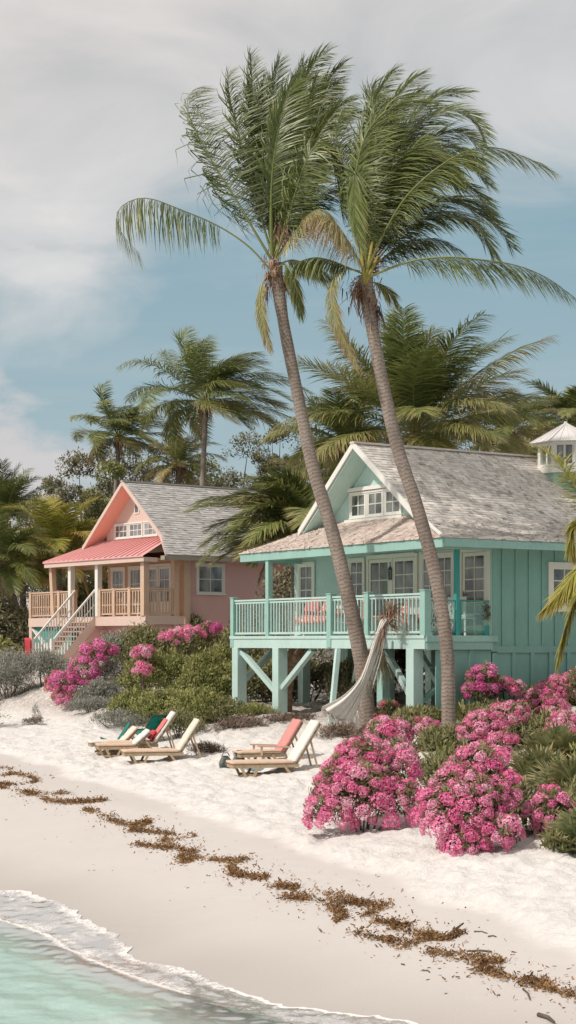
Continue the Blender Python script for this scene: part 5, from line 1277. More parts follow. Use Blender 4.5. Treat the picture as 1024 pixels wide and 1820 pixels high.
    for lb, b, sp, cl, kd, sd, n in B:
        l = hs(*b); flower_bush(lb, l, rel(l, sp), n, cl, sd, kind=kd, group='bougainvillea below the pink house', csc=1.05, bias=(-.3,-.7,.6), name='bougainvillea', thr=-.2)
    l = hs(690,1290); flower_bush('small red-flowered bush in the shade behind the hammock', l, rel(l, [(690,1265,.1,.22,.25),(675,1275,.1,.25,.18)]), 1200, 6, 27, kind='petal_coral', csc=.7, group=None)
flowers()
# ------------------------------------------------------------------ strap-leaved clumps and fan palms
def strap_mesh(n, L, seed, width=.03, spread=.9, tint=.45):
    rng = np.random.default_rng(seed); V = []; T = []
    for i in range(n):
        az = rng.uniform(0,6.28); el = rng.uniform(.35,1.45); l = L*rng.uniform(.6,1.15); d = np.array([math.cos(az)*math.cos(el), math.sin(az)*math.cos(el), math.sin(el)])
        p = np.array([rng.normal(0,.09), rng.normal(0,.09), 0]); s = nrm(np.cross(d,[0,0,1]))*width*rng.uniform(.7,1.3); t = tint+rng.normal(0,.13); rows = []
        for r, w in ((0,.6),(.3,1),(.6,.85),(.85,.5),(1,.08)):
            rows.append((p+d*l*r+np.array([0,0,-spread*l*.5*r*r]), w))
        for (a, wa), (b, wb) in zip(rows, rows[1:]): V += [a-s*wa, a+s*wa, b+s*wb, b-s*wb]; T += [t-.12, t-.12, t+.06, t+.06]
    return fast_mesh('blades', V, np.arange(len(V)).reshape(-1,4), np.clip(T,0,1))
def straps():
    meshes = [strap_mesh(95, .86, 60+i, tint=.62, width=.028) for i in range(4)]
    for me in meshes: me.materials.append(M['strap'])
    rnd = random.Random(4)
    spots = [(735,1262),(765,1268),(790,1290),(820,1282),(845,1300),(800,1320),(770,1335),(825,1335),(790,1360),(815,1375),(770,1380),(900,1255),(925,1275),(750,1300),(860,1275),(790,1415),(955,1230),(725,1282),(880,1420),(925,1440),(960,1475)]
    where = ['at the corner stilt','right of the corner stilt','at the foot of the right tall palm','right of the right palm trunk base','below the deep pink bush','in the middle of the bank','above the big round pink bush','left of the long pink bush','in the dark gap between the two big bushes','deep in the gap beside the tallest pink bush','lowest between the two big pink bushes','against the teal wall','beside the low dark pink bush','behind the pink slope bush','below the teal wall right of the palm','at the bottom of the gap behind the two big bushes','at the top right of the bank by the wall','left of the palm base behind the pink slope bush','right of the tallest pink bush','between the tallest pink bush and the palmettos','beside the small pink bush at the right edge']
    for i, ((px, py), wh) in enumerate(zip(spots, where)):
        l = hs(px, py+6); root = empty('strap_leaf_plant', l, rnd.uniform(0,6.28), 'strap-leaved green plant '+wh, 'plant', 'strap-leaved plants on the bank')
        o = link('blades', meshes[i%4], None, root); o.scale = (1.05,1.05,rnd.uniform(.9,1.2))
straps()
def bank_shrubs():
    rnd = random.Random(15)
    for i, (lb, px, py, w, h, m, n) in enumerate([('dark leafy shrub filling the hollow between the two big pink bushes', 790, 1420, 1.3, .95, 'leaf', 5500), ('olive shrub on the bank below the right tall palm', 800, 1345, 1.5, .75, 'leaf', 5500),
            ('low green shrub on the bank under the teal wall', 870, 1285, 1.4, .6, 'leaf', 4500), ('leafy shrub behind the palmettos on the bank', 945, 1330, 1.6, .8, 'leaf', 5500), ('green shrub at the top of the bank by the right edge', 985, 1225, 1.5, .75, 'leaf_yellow', 4500),
            ('dark shrub beside the tallest pink bush under the palmettos', 920, 1455, 1.1, .6, 'leaf_dark', 3500), ('low olive shrub behind the pink slope bush', 745, 1290, 1.3, .55, 'leaf', 4000), ('leafy shrub between the long pink bush and the upper palmetto', 925, 1325, 1.3, .8, 'leaf', 5000), ('shrub right of the upper palmetto by the right edge', 1000, 1320, 1.3, .75, 'leaf', 4500), ('shrub at the lower right edge under the small pink bush', 1010, 1520, .9, .4, 'leaf', 2600)]):
        shrub(lb, hs(px, py), rl(rnd, 6, w, w*.8, h*.8, z0=.05), n, .12, m, 380+i, group='green shrubs among the pink bushes', aspect=.20, upb=1.1, ragged=.5, shell=.2, base=.06)
bank_shrubs()
def fan_leaf(V, T, base, d, up, L, R, rng, tint):
    d = nrm(np.array(d)); hub = base+d*L+np.array([0,0,-.10*L]); s = nrm(np.cross(d, up)); u = np.cross(s, d); w = s*.012
    V += [base-w, base+w, hub+w, hub-w]; T += [.6]*4
    n = 22
    for k in range(n):
        a = -1.9+3.8*(k+.5)/n; v = nrm(d*math.cos(a)+s*math.sin(a)+u*(.22+.05*rng.normal())); l = R*(1-.22*abs(a)/1.9)*rng.uniform(.85,1.08); sd = nrm(np.cross(v, u))*R*.055
        t = tint+rng.normal(0,.10); m_ = hub+v*l*.55; e = hub+v*l+np.array([0,0,-.20*l*rng.uniform(.3,1.4)])
        V += [hub, hub, m_+sd, m_-sd]; T += [t-.15,t-.15,t,t]; V += [m_-sd, m_+sd, e+sd*.12, e-sd*.12]; T += [t,t,t+.22,t+.22]
def palmetto(label, loc, n, L, R, seed, tint=.58):
    rng = np.random.default_rng(seed); root = empty('fan_palm', loc, 0, label, 'fan palm', 'palmettos at the right edge')
    for i in range(n):
        q = i/n; az = i*2.4+rng.uniform(-.3,.3); el = 1.35-1.25*q; V = []; T = []
        d = (math.cos(az)*math.cos(el), math.sin(az)*math.cos(el), math.sin(el))
        fan_leaf(V, T, np.array([0,0,.05]), d, np.array([0,0,1.]) if el < 1.2 else np.array([-.3,-.9,.1]), L*rng.uniform(.7,1.1), R*rng.uniform(.85,1.1), rng, tint+.16+rng.normal(0,.08))
        link('fan_leaf', fast_mesh('fan_leaf', V, np.arange(len(V)).reshape(-1,4), np.clip(T,0,1)), M['fan'], root)
    mb = MB(); mb.tube([(0,0,-.2),(0,0,.12)],[.09,.07],8,tint=[0,.3]); mb.build('stem', M['bark'], root)
palmetto('upper palmetto with fan leaves at the right edge of the bank', hs(980,1375), 26, .56, .58, 1)
palmetto('middle palmetto with broad pale fan leaves right of the tallest pink bush', hs(960,1415), 28, .5, .56, 2, .62)
palmetto('lower palmetto at the right edge above the small pink bush', hs(1018,1440), 24, .56, .56, 3, .6)
palmetto('palmetto in front at the bottom of the right edge', hs(1035,1520), 16, .42, .42, 4, .56)
# ------------------------------------------------------------------ loungers on the sand
def soft_box(x0, x1, y0, y1, z0, z1, seed=0, nx=14, ny=6, puff=.012, seams=()):
    """a cushion: rounded slab with a slightly uneven top and stitched dips"""
    mb = MB(); V = []; 
    def ed(f): return max(0.0, min(1, 5*min(f, 1-f)))**.6
    for k in (0, 1):
        for i in range(nx+1):
            for j in range(ny+1):
                fx, fy = i/nx, j/ny; e = ed(fx)*ed(fy); ins = .012*(1-e)
                x = x0+(x1-x0)*fx; y = y0+(y1-y0)*fy
                zz = (z1-.02*(1-e)+puff*noise.noise(Vector((x*5+seed, y*5, seed)))-sum(.014*math.exp(-((x-s)/.018)**2) for s in seams)) if k else z0+.012*(1-e)
                V.append((x, y, zz))
    n = (nx+1)*(ny+1); F = []
    for i in range(nx):
        for j in range(ny):
            a = i*(ny+1)+j; F.append((n+a, n+a+ny+1, n+a+ny+2, n+a+1)); F.append((a+1, a+ny+2, a+ny+1, a))
    rim = [i*(ny+1) for i in range(nx+1)]+[nx*(ny+1)+j for j in range(1, ny+1)]+[i*(ny+1)+ny for i in range(nx-1, -1, -1)]+[j for j in range(ny-1, 0, -1)]
    for a, b in zip(rim, rim[1:]+rim[:1]): F.append((a, b, n+b, n+a))
    mb.add(V, F); return mb
def lounger(label, px, py, yaw, seat, back, L=1.28, BL=.86, ang=58, W=.62, h=.34, drape=None, arm=False, group='sun loungers on the sand', name='sun_lounger', seed=0, sideface=None):
    """local x runs from the foot to the hinge; the backrest leans back beyond it"""
    loc = hit(px, py); R_ = empty(name, loc, RAD(yaw), label, 'sun lounger', group); h0 = W/2
    fr = MB()
    for s in (-1, 1):
        fr.bar((-.02, s*(h0-.03), h-.035), (L+.05, s*(h0-.03), h-.035), .04, .07); fr.bar((L*.15, s*(h0-.06), .12), (L+.52, s*(h0-.06), .09), .035, .05)
    for x in np.linspace(.03, L-.05, 9): fr.box(x-.03, x+.03, -h0+.02, h0-.02, h-.03, h-.006)
    fr.box(-.04, .0, -h0, h0, h-.075, h-.005)
    fr.build('frame', M['lounger_wood'], R_)
    for s in (-1, 1):
        y = s*(h0-.005)
        for p, q in (((.12, y, h-.02), (.30, y, -.06)), ((.50, y, h-.02), (.33, y, -.06)), ((L-.28, y, h-.02), (L+.02, y, -.06)), ((L+.22,y,h-.12),(L+.06,y,-.06))):
            MB().bar(p, q, .05, .045, up=(0,1,0)).build('leg', M['lounger_wood'], R_)
    for s in (-1, 1): MB().bar((L+.50, s*(h0-.03), -.05), (L+.62, s*(h0-.03), .26), .05, .05, up=(0,1,0)).build('leg', M['lounger_wood'], R_)
    MB().bar((L+.56, -h0+.03, .10), (L+.56, h0-.03, .10), .035, .05).build('crossbar', M['lounger_wood'], R_)
    soft_box(-.06, L-.02, -h0, h0, h, h+.075, seed, 18, 7).build('seat_cushion', M[seat], R_, smooth=True)
    b = soft_box(0, BL, -h0, h0, .01, .095, seed+3, 14, 7, seams=(BL*.36, BL*.68)).build('back_cushion', M[back], R_, smooth=True)
    b.location = (L-.02, 0, h-.01); b.rotation_euler = (0, -RAD(ang), 0)
    fb = MB()
    for s in (-1, 1): fb.box(0, BL-.02, s*(h0-.05)-.02, s*(h0-.05)+.02, -.03, .008)
    for x in np.linspace(.06, BL-.06, 6): fb.box(x-.025, x+.025, -h0+.03, h0-.03, -.018, .006)
    o = fb.build('back_frame', M['lounger_wood'], R_); o.location = (L-.02, 0, h-.01); o.rotation_euler = (0, -RAD(ang), 0)
    c, s_ = math.cos(RAD(ang)), math.sin(RAD(ang))
    for s in (-1, 1): MB().bar((L-.02+c*BL*.6, s*(h0-.05), h+s_*BL*.6-.03), (L+.48, s*(h0-.05), .12), .03, .035).build('back_support', M['lounger_wood'], R_)
    if arm:
        am = MB()
        for s in (-1,1): am.bar((L*.35, s*(h0+.03), h+.17), (L+.12, s*(h0+.03), h+.14), .07, .03); am.bar((L*.45, s*(h0+.03), h-.03), (L*.45, s*(h0+.03), h+.15), .04, .04)
        am.build('armrest', M['bare_wood'], R_)
    return R_, b
LG = [lounger('cream-backed lounger with tan seat, front one of the right-hand pair', 412, 1388, 14, 'cush_tan', 'cush_white', L=1.30, BL=1.0, ang=58, seed=1),
      lounger('lounger with a salmon pink back behind the cream-backed right-hand one', 424, 1368, 16, 'cush_tan', 'cush_pink', L=.95, BL=.82, ang=58, W=.6, arm=True, seed=2),
      lounger('lounger with plain cream back and tan slats, front one of the left-hand group', 222, 1364, 12, 'cush_tan', 'cush_cream', L=1.25, BL=.86, ang=57, seed=3),
      lounger('lounger with a red towel over its cream back, second of the left-hand group', 190, 1348, 12, 'cush_tan', 'cush_white', L=1.15, BL=.90, ang=55, seed=4),
      lounger('low white lounger with a reclined back, left of the one with the red towel', 176, 1352, 12, 'cush_tan', 'cush_white', L=.84, BL=.52, ang=42, seed=5),
      lounger('farthest low white lounger with a short tan-edged back', 162, 1346, 14, 'cush_white', 'cush_cream', L=.78, BL=.50, ang=45, seed=6)]
def towel(lb, lg, x0, x1, mat, seed):
    R_, b = lg; bpy.context.view_layer.update(); mw = b.matrix_world.copy()
    o = soft_box(x0, x1, -.285, .285, .099, .122, seed, 14, 7, puff=.012, seams=(x0+(x1-x0)*.33, x0+(x1-x0)*.66)).build('towel', M[mat], None, smooth=True)
    o.matrix_world = mw
    tag(o, lb, 'towel')
    return o
towel('red and rose towel draped over the back of a left-hand lounger', LG[3], .06, .66, 'cush_rose', 3)
def red_cushion():
    R_, b = LG[3]; o = soft_box(.03, .27, -.25, .25, .0, .09, 9, 8, 8, puff=.03).build('cushion', M['cush_red'], None, smooth=True)
    bpy.context.view_layer.update(); o.matrix_world = b.matrix_world @ Matrix.Translation((.0, 0, .128)); tag(o, 'crimson cushion leaning at the foot of the red towel', 'cushion')
red_cushion()
def sling_chair(label, px, py, yaw, W=.62, mat='cush_teal', back=.55):
    loc = hit(px, py); R_ = empty('beach_chair', loc, RAD(yaw), label, 'beach chair', 'low teal beach chairs')
    f = MB()
    for s in (-1, 1):
        y = s*W/2; f.tube([(-.28,y,.30),(.18,y,.12),(.34,y,-.05)],.016,6); f.tube([(-.2,y,-.05),(.12,y,.2),(.42,y,.68)],.016,6)
    f.tube([(.42,-W/2,.68),(.42,W/2,.68)],.016,6); f.tube([(-.28,-W/2,.30),(-.28,W/2,.30)],.016,6)
    f.build('frame', M['dark_metal'], R_)
    s = MB(); rows = [(-.28,.30),(-.05,.22),(.13,.2),(.25,.40),(.34,.55),(.43,.70)]
    V = [(x, y, z-.02*(1-(y/(W/2))**2)) for x, z in rows for y in np.linspace(-W/2+.02, W/2-.02, 5)]
    F = [(i*5+j, i*5+j+1, (i+1)*5+j+1, (i+1)*5+j) for i in range(len(rows)-1) for j in range(4)]
    s.add(V, F); o = s.build('sling', M[mat], R_, smooth=True); so = o.modifiers.new('thick','SOLIDIFY'); so.thickness = .012
    return R_
sling_chair('low teal beach chair at the left end of the lounger group', 200, 1334, 8, W=.95)
sling_chair('low teal beach chair behind the lounger with the red towel', 262, 1318, -30, W=.8)
# bags and cloth by the right-hand pair
def bag(label, px, py, w, h, seed, lean):
    loc = hit(px, py); R_ = empty('beach_bag', loc, RAD(20), label, 'bag', 'dark beach bags by the right-hand loungers')
    mb = MB(); n, m = 12, 14; V = []; F = []
    for i in range(n+1):
        f = i/n; z = h*f; r = math.sin(math.pi*min(.97, .16+.80*f))**.55
        for k in range(m):
            a = 2*math.pi*k/m; wob = 1+.05*noise.noise(Vector((math.cos(a)*2, math.sin(a)*2, z*8+seed)))
            V.append((w*.5*r*math.cos(a)*wob+lean*f, w*.30*r*math.sin(a)*wob, z-.02))
    for i in range(n):
        for k in range(m): F.append((i*m+k, i*m+(k+1)%m, (i+1)*m+(k+1)%m, (i+1)*m+k))
    F.append(tuple(n*m+k for k in range(m))); mb.add(V, F); mb.build('pouch', M['grey_cloth'], R_, smooth=True)
    hd = MB(); hd.tube([(lean-.09,-.02,h*.9),(lean-.05,-.03,h*1.12),(lean+.05,-.03,h*1.12),(lean+.09,-.02,h*.9)],.012,6); hd.build('handle', M['dark_metal'], R_)
bag('dark rounded beach bag at the foot of the right-hand loungers, left one', 402, 1370, .30, .34, 1, -.02)
bag('dark rounded beach bag beside the seat of the cream-backed lounger, right one', 424, 1368, .30, .36, 2, .01)
o = soft_box(-.30,.32,-.2,.2,.0,.10,4,10,6,puff=.02).build('folded_towel', M['blue_grey'], None, smooth=True); l_ = hit(455,1372); o.location = l_; o.rotation_euler = (0,0,RAD(14)); tag(o, 'folded blue-grey towel on the sand under the right-hand loungers', 'towel')
# ------------------------------------------------------------------ things on the teal deck
def deck_things():
    fl = 2.13; z = 2.0+fl
    def on(x, y): return tw(x, y, fl)
    R0 = RAD(-57)
    # sofa with patterned cushions behind the balusters
    S = empty('bench', on(-5.15,.62), R0, 'pale slatted bench holding red patterned cushions on the teal deck', 'bench')
    for x in (-.62,.62):
        for y in (-.25,.3): MB().box(x-.03,x+.03,y-.03,y+.03,0,.36 if y < 0 else .8).build('leg', M['cream'], S)
    s = MB()
    for y in np.arange(-.28,.3,.1): s.box(-.66,.66,y,y+.075,.34,.375)
    s.build('seat', M['cream'], S)
    b = MB()
    for q in (.5,.62,.74): b.box(-.66,.66,.32,.345,q,q+.08)
    b.build('backrest', M['cream'], S)
    def cush(lb, x, y, zz, w, h, mat, rz, tilt, seed):
        o = soft_box(-w/2,w/2,-h/2,h/2,-.07,.09,seed,10,10,puff=.05).build('cushion', M[mat], None, smooth=True)
        o.location = tw(x,y,fl+zz); o.rotation_euler = (RAD(tilt), 0, R0+RAD(rz)); tag(o, lb, 'cushion', None)
    cush('red patterned seat cushion spilling over the front of the deck bench', -5.15,.40,.50,1.25,.66,'pattern',3,24,1)
    cush('plain rose pillow leaning at the left end of the deck bench', -5.55,.50,.76,.52,.5,'cush_rose',10,55,2)
    cush('pale red pillow leaning at the right end of the deck bench', -4.85,.50,.74,.5,.44,'pattern',-12,60,3)
    def chair(lb, x, y, rz, mat, cm):
        c = empty('deck_chair', on(x,y), R0+RAD(rz), lb, 'chair', 'chairs on the teal deck')
        for sx in (-.24,.24):
            for sy in (-.24,.24): MB().bar((sx,sy,0),(sx*.9,sy*.9,.44 if sy < 0 else .92),.04,.04,up=(0,1,0)).build('leg', M[mat], c)
        MB().box(-.27,.27,-.27,.27,.42,.455).build('seat', M[mat], c)
        bb = MB()
        for q in np.linspace(-.2,.2,5): bb.box(q-.018,q+.018,.215,.235,.46,.9)
        bb.box(-.25,.25,.205,.245,.88,.95); bb.build('backrest', M[mat], c)
        if cm: soft_box(-.25,.25,-.25,.22,.455,.53,4,8,8,puff=.03).build('seat_cushion', M[cm], c, smooth=True)
    chair('wooden deck chair with an orange cushion behind the left tall palm', -3.35,.85,160,'bare_wood','pattern')
    chair('wooden deck chair left of the pink-clothed deck table', -2.0,.95,-80,'peach','cush_rose')
    chair('deck chair with red cushion right of the pink-clothed deck table', -.95,1.25,75,'bare_wood','cush_red')
    chair('white chair seen through the glass panel at the side of the deck', -.45,1.45,200,'white','cush_white')
    T = empty('deck_table', on(-1.45,.95), R0, 'round deck table under a pink patterned cloth', 'table')
    tb = MB(); tb.tube([(0,0,.0),(0,0,.70)],.04,8); tb.build('pedestal', M['bare_wood'], T)
    tb = MB(); tb.tube([(0,0,.70),(0,0,.73)],.45,20); tb.build('tabletop', M['bare_wood'], T)
    n = 40; V = []; F = []
    for i, (r, zz) in enumerate(((.02,.745),(.44,.745),(.47,.72),(.49,.55),(.51,.34))):
        for k in range(n):
            a = 2*math.pi*k/n; w = (1+.07*math.sin(a*9))*1.0 if i > 2 else 1; V.append((r*w*math.cos(a), r*w*math.sin(a), zz))
    for i in range(4):
        for k in range(n): F.append((i*n+k,i*n+(k+1)%n,(i+1)*n+(k+1)%n,(i+1)*n+k))
    F.append(tuple(range(n-1,-1,-1)))
    o = MB().add(V,F).build('tablecloth', M['pattern'], None, smooth=True); o.location = on(-1.45,.95); tag(o,'pink patterned cloth hanging over the round deck table','tablecloth')
    # white planter box hung on the balustrade near the corner post
    B = empty('planter_box', tw(-.62,.30,fl+.52), R0, 'white planter box standing on a shelf behind the corner balusters', 'planter'); 
    MB().box(-.36,.36,-.13,.13,0,.34).box(-.38,.38,-.15,.15,.34,.38).build('box', M['white'], B, bevel=.01)
    for x in (-.33,.33): MB().box(x-.03,x+.03,-.1,.1,-.52,-.003).build('leg', M['white'], B)
    pl = empty('potted_plant', on(-.45,.45), R0, 'green bushy plant in a small pot behind the corner balusters', 'potted plant')
    MB().tube([(0,0,0),(0,0,.2)],[.10,.14],14).build('pot', M['pink_pale'], pl); cloud_obj('foliage', leaf_cloud('foliage',[(0,0,.34,.22,.2,.17)],420,.11,77,.4), 'leaf', pl)
    pl = empty('potted_plant', on(-.03,1.85), R0, 'dark green plant in a teal pot by the side rail', 'potted plant')
    MB().tube([(0,0,0),(0,0,.25)],[.07,.1],12).build('pot', M['teal_dark'], pl); cloud_obj('foliage', leaf_cloud('foliage',[(0,0,.5,.10,.12,.28)],260,.09,78,.4), 'leaf_dark', pl)
    # lantern by the french doors
    L = empty('wall_lantern', tw(-4.0,1.90,3.62), R0, 'black wall lantern between the two french doors', 'lantern')
    lm = MB(); lm.tube([(0,0,.0),(0,0,.03)],.06,8); lm.tube([(0,0,.26),(0,0,.36)],[.075,.01],8)
    for k in range(4): a = k*math.pi/2+.4; lm.bar((.05*math.cos(a),.05*math.sin(a),.02),(.06*math.cos(a),.06*math.sin(a),.27),.012,.012)
    lm.tube([(0,.0,.36),(0,.0,.46),(0,.06,.46)],.01,5); lm.build('cage', M['dark_metal'], L); MB().tube([(0,0,.03),(0,0,.25)],.04,8).build('globe', M['glass_blue'], L)
    # bare tan trunk passing under the deck
    r = empty('palm_stump', gz(508,46), 0, 'bare tan leaning trunk under the left bay of the teal deck', 'tree trunk'); b = gz(505,46)
    trunk(r, [b-Vector((0,0,.3)), P(508,1225,46), P(516,1185,46), P(527,1157,46), P(535,1140,46.4)], [.22,.2,.2,.22,.2], 'trunk_tan', n=30)
    r = empty('tree_stump', hit(612,1262), 0, 'small pale broken stump in the shade under the deck', 'stump'); mb = MB()
    mb.tube([(0,0,-.1),(.02,0,.25),(-.06,0,.55),(-.10,0,.72)],[.16,.12,.08,.01],9,tint=[0,.3,.6,.8]); mb.build('wood', M['trunk_tan'], r, smooth=True)
    r = empty('tree_stump', hit(776,1262), 0, 'short pale stump left of the right tall palm', 'stump'); mb = MB()
    mb.tube([(0,0,-.1),(.0,0,.3),(.01,0,.48)],[.15,.13,.12],10,tint=[0,.3,.5]); mb.build('wood', M['trunk_tan'], r, smooth=True)
    # lumber lying under the deck
    for i,(a,b_) in enumerate((((-5.3,1.6,.18),(-4.0,1.2,.30)),((-5.0,1.9,.10),(-3.9,1.8,.12)))):
        o = MB().bar(tw(*a),tw(*b_),.16,.05).build('plank', M['teal_light'] if i == 0 else M['grey_wood'], None); tag(o, ('pale teal plank' if i == 0 else 'grey plank')+' lying in the shade under the deck','plank')
deck_things()
# ------------------------------------------------------------------ hammock hung from the deck rail
def hammock():
    Y = 40.35
    le = [(687,1098),(676,1103),(670,1122),(663,1140),(652,1175),(638,1207),(610,1236),(573,1256)]
    ri = [(696,1100),(692,1108),(682,1124),(674,1150),(664,1182),(654,1212),(640,1246),(628,1280)]
    root = empty('hammock', P(690,1095,Y), 0, 'grey-white cotton hammock hanging slack from the deck rail down to the sand', 'hammock')
    nr, ns = 40, 60
    lp = catmull([P(x,y,Y-.25*i/7*1.2) for i,(x,y) in enumerate(le)], nr); rp = catmull([P(x,y,Y+.12*i/7) for i,(x,y) in enumerate(ri)], nr)
    V = []; T = []; F = []
    for i in range(nr+1):
        f = i/nr
        for j in range(ns+1):
            g = j/ns; p = lp[i].lerp(rp[i], g)
            amp = .02+.06*f; fold = math.sin(g*31+1.2*math.sin(f*5))*amp*.40+math.sin(g*9+f*3)*amp*.55-.10*f*math.sin(g*math.pi)
            p = p+Vector((.3*fold*.4, fold, -.10*f*f*math.sin(g*math.pi)))
            V.append(p); T.append(.5)
    for i in range(nr):
        for j in range(ns): a = i*(ns+1)+j; F.append((a,a+1,a+ns+2,a+ns+1))
    o = MB().add(V,F).build('cloth', M['hammock'], None, smooth=True); keep(o, root); so = o.modifiers.new('thick','SOLIDIFY'); so.thickness = .008
    # back fold, its shade put in by the darker cloth colour
    bp = catmull([P(x,y,Y+.45) for x,y in ((684,1120),(676,1160),(664,1200),(652,1235),(644,1262))], 20); V = []; F = []
    for i, p in enumerate(bp):
        for j in range(7): g = j/6-.5; V.append(p+Vector((g*(.04+.18*(i/20)), .06*math.sin(j*2), -.12*(i/20)*g)))
    for i in range(20):
        for j in range(6): a = i*7+j; F.append((a,a+1,a+8,a+7))
    keep(MB().add(V,F).build('back_fold', M['hammock_shade'], None, smooth=True), root)
    # hanging tail and fringe along the lower hem
    spots = []; hem = [V_ for V_ in [lp[-1].lerp(rp[-1], g) for g in np.linspace(0,1,16)]]
    strands(root, 'fringe', [(p+Vector((0,0,-.02)), (.2,0,-1), .26, 14, .025) for p in hem]+[(rp[k], (.15,0,-1), .34, 8, .02) for k in range(22,40,2)], 'hammock_fringe', 3, .006)
    tl = MB(); q = rp[-3]; tp = catmull([q, P(634,1296,Y+.1), P(637,1318,Y+.1), P(636,1335,Y+.1)], 10)
    V = []; F = []
    for i, p in enumerate(tp):
        for j in range(5): V.append(p+Vector(((j/4-.5)*(.16-.006*i), .03*math.sin(j*2.2), 0)))
    for i in range(10):
        for j in range(4): a = i*5+j; F.append((a,a+1,a+6,a+5))
    keep(MB().add(V,F).build('tail', M['hammock'], None, smooth=True), root)
    # brown fibre knot at the top and the clew ropes
    strands(root, 'rope_ends', [(P(690,1102,Y), (.02,0,1), .5, 90, .07), (P(697,1092,Y), (.18,0,.9), .55, 60, .05), (P(682,1112,Y), (-.35,0,-1), .7, 60, .04), (P(694,1108,Y),(.5,0,-.3),.35,40,.06)], 'fibre', 4, .008)
    cr = MB()
    for k, (px, py) in enumerate(((686,1066),(697,1064),(706,1066))): cr.tube([P(690,1100,Y), P((690+px)/2,(1100+py)/2,Y), P(px,py,41.4)], .012, 5, tint=.6)
    for px, py in ((655,1186),(660,1190),(650,1200)): cr.tube([P(682,1112,Y), P(px+8,py-34,Y-.1), P(px-18,py+10,Y-.15)], .010, 5, tint=.7)
    keep(cr.build('rope', M['fibre'], None), root)
M['hammock_fringe'] = leafmat('hammock_fringe', [(0,(.38,.34,.29)),(1,(.62,.58,.52))], .9, .2)
hammock()
def dry_frond():
    r = empty('dry_palm_leaf', P(676,1158,41.2), 0, 'dry straw-coloured palm leaf hanging from the deck edge beside the hammock', 'palm leaf')
    strands(r, 'leaf', [(P(676,1160,41.2), (.02,0,-1), .75, 60, .05)], 'straw', 8, .014)
M['straw'] = leafmat('straw_leaf', [(0,(.26,.19,.10)),(1,(.52,.42,.26))], .8, .2)
dry_frond()
# red towel over the stair post, wall shrub on the pink house
def pink_things():
    o = soft_box(-.32,.32,-.03,.03,-.75,.02,5,8,6,puff=.03); V = []
    ob = MB(); n = 12
    for i in range(9):
        for j in range(n+1): x = -.24+.48*j/n; V.append((x, -.05+.03*math.sin(j*1.4+i*.2), .0-.95*i/8))
    ob.add(V, [(i*(n+1)+j, i*(n+1)+j+1, (i+1)*(n+1)+j+1, (i+1)*(n+1)+j) for i in range(8) for j in range(n)])
    t = ob.build('towel', M['cush_red'], None, smooth=True); t.location = pw(-4.82,-1.97,1.08); t.rotation_euler = (0,0,RAD(-52)); tag(t, 'red towel hung over the bottom post of the pink house stairs', 'towel')
    t.modifiers.new('thick','SOLIDIFY').thickness = .02
    l = pw(.25,2.02,.9); w = empty('wall_plant', l, 0, 'dark green climbing plant on the pink wall beside the timber post', 'plant')
    cloud_obj('foliage', leaf_cloud('foliage',[(0,0,.55,.28,.2,.4),(.05,0,.15,.22,.2,.3),(0,0,-.4,.14,.14,.5)],900,.13,91,.45), 'leaf_dark', w)
    mb = MB(); mb.tube([(0,0,-1.6),(.03,0,-.6),(0,0,.4)],[.03,.025,.015],6,tint=[0,.5,1]); mb.build('stem', M['bark'], w)
    for i, x in enumerate((-6.9,-2.5)):
        c = empty('deck_chair', pw(x,1.1,1.86), RAD(-52+200+20*i), 'white slatted chair on the pink house deck, '+('left of the stairs' if i == 0 else 'under the coral roof'), 'chair', 'white chairs on the pink deck')
        for sx in (-.26,.26):
            for sy in (-.26,.26): MB().box(sx-.025,sx+.025,sy-.025,sy+.025,0,.42 if sy < 0 else .95).build('leg', M['white'], c)
        MB().box(-.3,.3,-.3,.3,.40,.44).build('seat', M['white'], c)
        b = MB()
        for q in np.linspace(-.22,.22,5): b.box(q-.03,q+.03,.24,.265,.45,.93)
        b.build('backrest', M['white'], c)
pink_things()
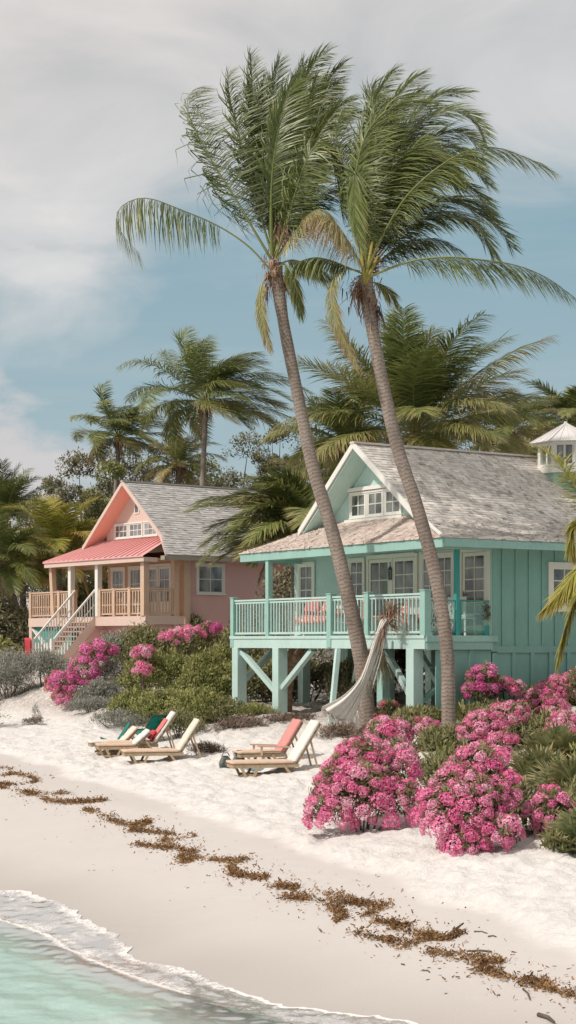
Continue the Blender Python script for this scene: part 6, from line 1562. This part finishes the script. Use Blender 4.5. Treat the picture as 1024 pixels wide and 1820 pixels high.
# ------------------------------------------------------------------ wrack line, sticks and litter on the beach
def wrack():
    lines = [[(-60,1362),(0,1366),(22,1368)],[(-50,1384),(0,1380),(30,1377),(66,1388),(30,1396),(0,1394)],[(-40,1392),(0,1400),(40,1408),(70,1412),(118,1411)],[(40,1408),(90,1424),(140,1427),(188,1424)],
             [(150,1440),(172,1446),(200,1452),(172,1452)],[(172,1452),(205,1462),(240,1468),(264,1462),(236,1476),(268,1480)],[(268,1480),(300,1484),(345,1488),(318,1494),(285,1496)],[(240,1502),(275,1508),(305,1512)],[(290,1496),(318,1512),(345,1516),(322,1524),(330,1534),(345,1526)],[(335,1526),(372,1530),(400,1533),(432,1530),(405,1542)],
             [(405,1542),(425,1556),(470,1564),(432,1560),(410,1556)],[(470,1574),(500,1580),(524,1582),(495,1574)],[(505,1596),(530,1597),(560,1602),(600,1606),(640,1608),(575,1588),(545,1590)],[(560,1602),(590,1616),(608,1628),(600,1640)],[(600,1606),(640,1606),(660,1612),(686,1610),(665,1622),(648,1630)],
             [(632,1660),(655,1668),(690,1676),(715,1678)],[(664,1640),(690,1644),(725,1648),(700,1652),(740,1662),(775,1670),(745,1676),(715,1688)],[(740,1662),(790,1674),(822,1660)],[(760,1694),(790,1700),(830,1706)],[(830,1706),(860,1708),(892,1712),(850,1716),(878,1732),(850,1728)],[(880,1736),(920,1744),(960,1757),(1000,1768),(1060,1780)],[(900,1738),(940,1745),(980,1752)]]
    rng = np.random.default_rng(3); V = []; T = []
    for ln in lines:
        pts = [hit(*q) for q in ln]; cp = catmull(pts, 40); L = sum((b-a).length for a, b in zip(cp, cp[1:])); n = int(L*460)
        for _ in range(n):
            u = rng.random()*39.99; i = int(u); p = cp[i].lerp(cp[i+1], u-i)
            wd = .060*(1+.8*noise.noise(Vector((p.x*2.3, p.y*2.3, 4)))); k = rng.normal(0, 1)
            if noise.noise(Vector((p.x*1.3, p.y*1.3, 11))) < -.22 and rng.random() < .85: continue
            sp_ = 4.5 if rng.random() < .10 else 1.0
            x = p.x+rng.normal(0,1)*wd*.8*sp_; y = p.y+rng.normal(0,1)*wd*1.25*sp_
            z = ground(x, y)+abs(rng.normal(0,.022))*(1.3 if abs(k) < 1 else .5)+.006
            l = rng.uniform(.02,.065); a = rng.uniform(0,6.28); e = rng.normal(.25,.5); d = np.array([math.cos(a)*math.cos(e), math.sin(a)*math.cos(e), math.sin(e)]); s = nrm(np.cross(d, rng.normal(0,1,3)))*rng.uniform(.005,.014)
            q = np.array([x,y,z]); t = .52+.25*noise.noise(Vector((x*1.7,y*1.7,0)))+rng.normal(0,.2)
            V += [q-s, q+s, q+d*l+s*.6, q+d*l-s*.6]; T += [t]*4
    o = link('seaweed', fast_mesh('seaweed', V, np.arange(len(V)).reshape(-1,4), np.clip(T,0,1)), M['weed']); tag(o, 'brown dried seaweed washed up in a broken line along the beach', 'seaweed', kind='stuff')
    # loose crumbs of weed and shell
    V = []; T = []
    for _ in range(520):
        px = rng.uniform(-40,1060); w = np.interp(px,[0,340,600,1024],[1385,1515,1600,1765]); py = w+rng.normal(8,46)
        if py < 1345 or rng.random() < .25: continue
        p = hit(px,py); l = rng.uniform(.01,.045); a = rng.uniform(0,6.28); d = np.array([math.cos(a),math.sin(a),.1]); s = np.array([-d[1],d[0],.2])*l*rng.uniform(.15,.5); q = np.array([p.x,p.y,p.z+.006])
        V += [q-s,q+s,q+d*l+s*.5,q+d*l-s*.5]; T += [rng.uniform(.05,.7)]*4
    o = link('beach_litter', fast_mesh('beach_litter', V, np.arange(len(V)).reshape(-1,4), T), M['weed']); tag(o, 'crumbs of dried weed scattered over the flat sand', 'beach litter', kind='stuff')
    S = [((785,1674),(824,1654),'bent driftwood stick rising from the seaweed line at its right half',.020,.06),((843,1659),(866,1662),'short dark stick above the seaweed, left one of two',.014,.0),((868,1668),(882,1668),'tiny dark stick right of another short one',.016,.0),((830,1694),(874,1698),'straight brown twig lying across the right end of the seaweed',.014,.02),
         ((930,1762),(942,1780),'short twig below the right end of the seaweed',.012,.01),((957,1808),(985,1826),'thick dark driftwood stick at the bottom right',.024,.02),((752,1729),(764,1730),'small dark stick on the wet sand below the seaweed',.012,.0),((240,1499),(304,1511),'long thin twig left of the middle seaweed clumps',.012,.0),((985,1478),(1040,1530),'bent twig sticking out of the bush at the right edge',.008,.25)]
    for (a, b, lb, r, lift) in S:
        p, q = hit(*a), hit(*b); mb = MB(); m_ = p.lerp(q,.5)+Vector((.02,.04,lift*.6)); mb.tube([p+Vector((0,0,r*.7)), m_+Vector((0,0,r*.8)), q+Vector((0,0,lift+r*.8))],[r,r*.9,r*.5],6,tint=[0,.1,.2])
        o = mb.build('driftwood_stick', M['bark'], None, smooth=True); tag(o, lb, 'driftwood', 'sticks on the beach')
wrack()
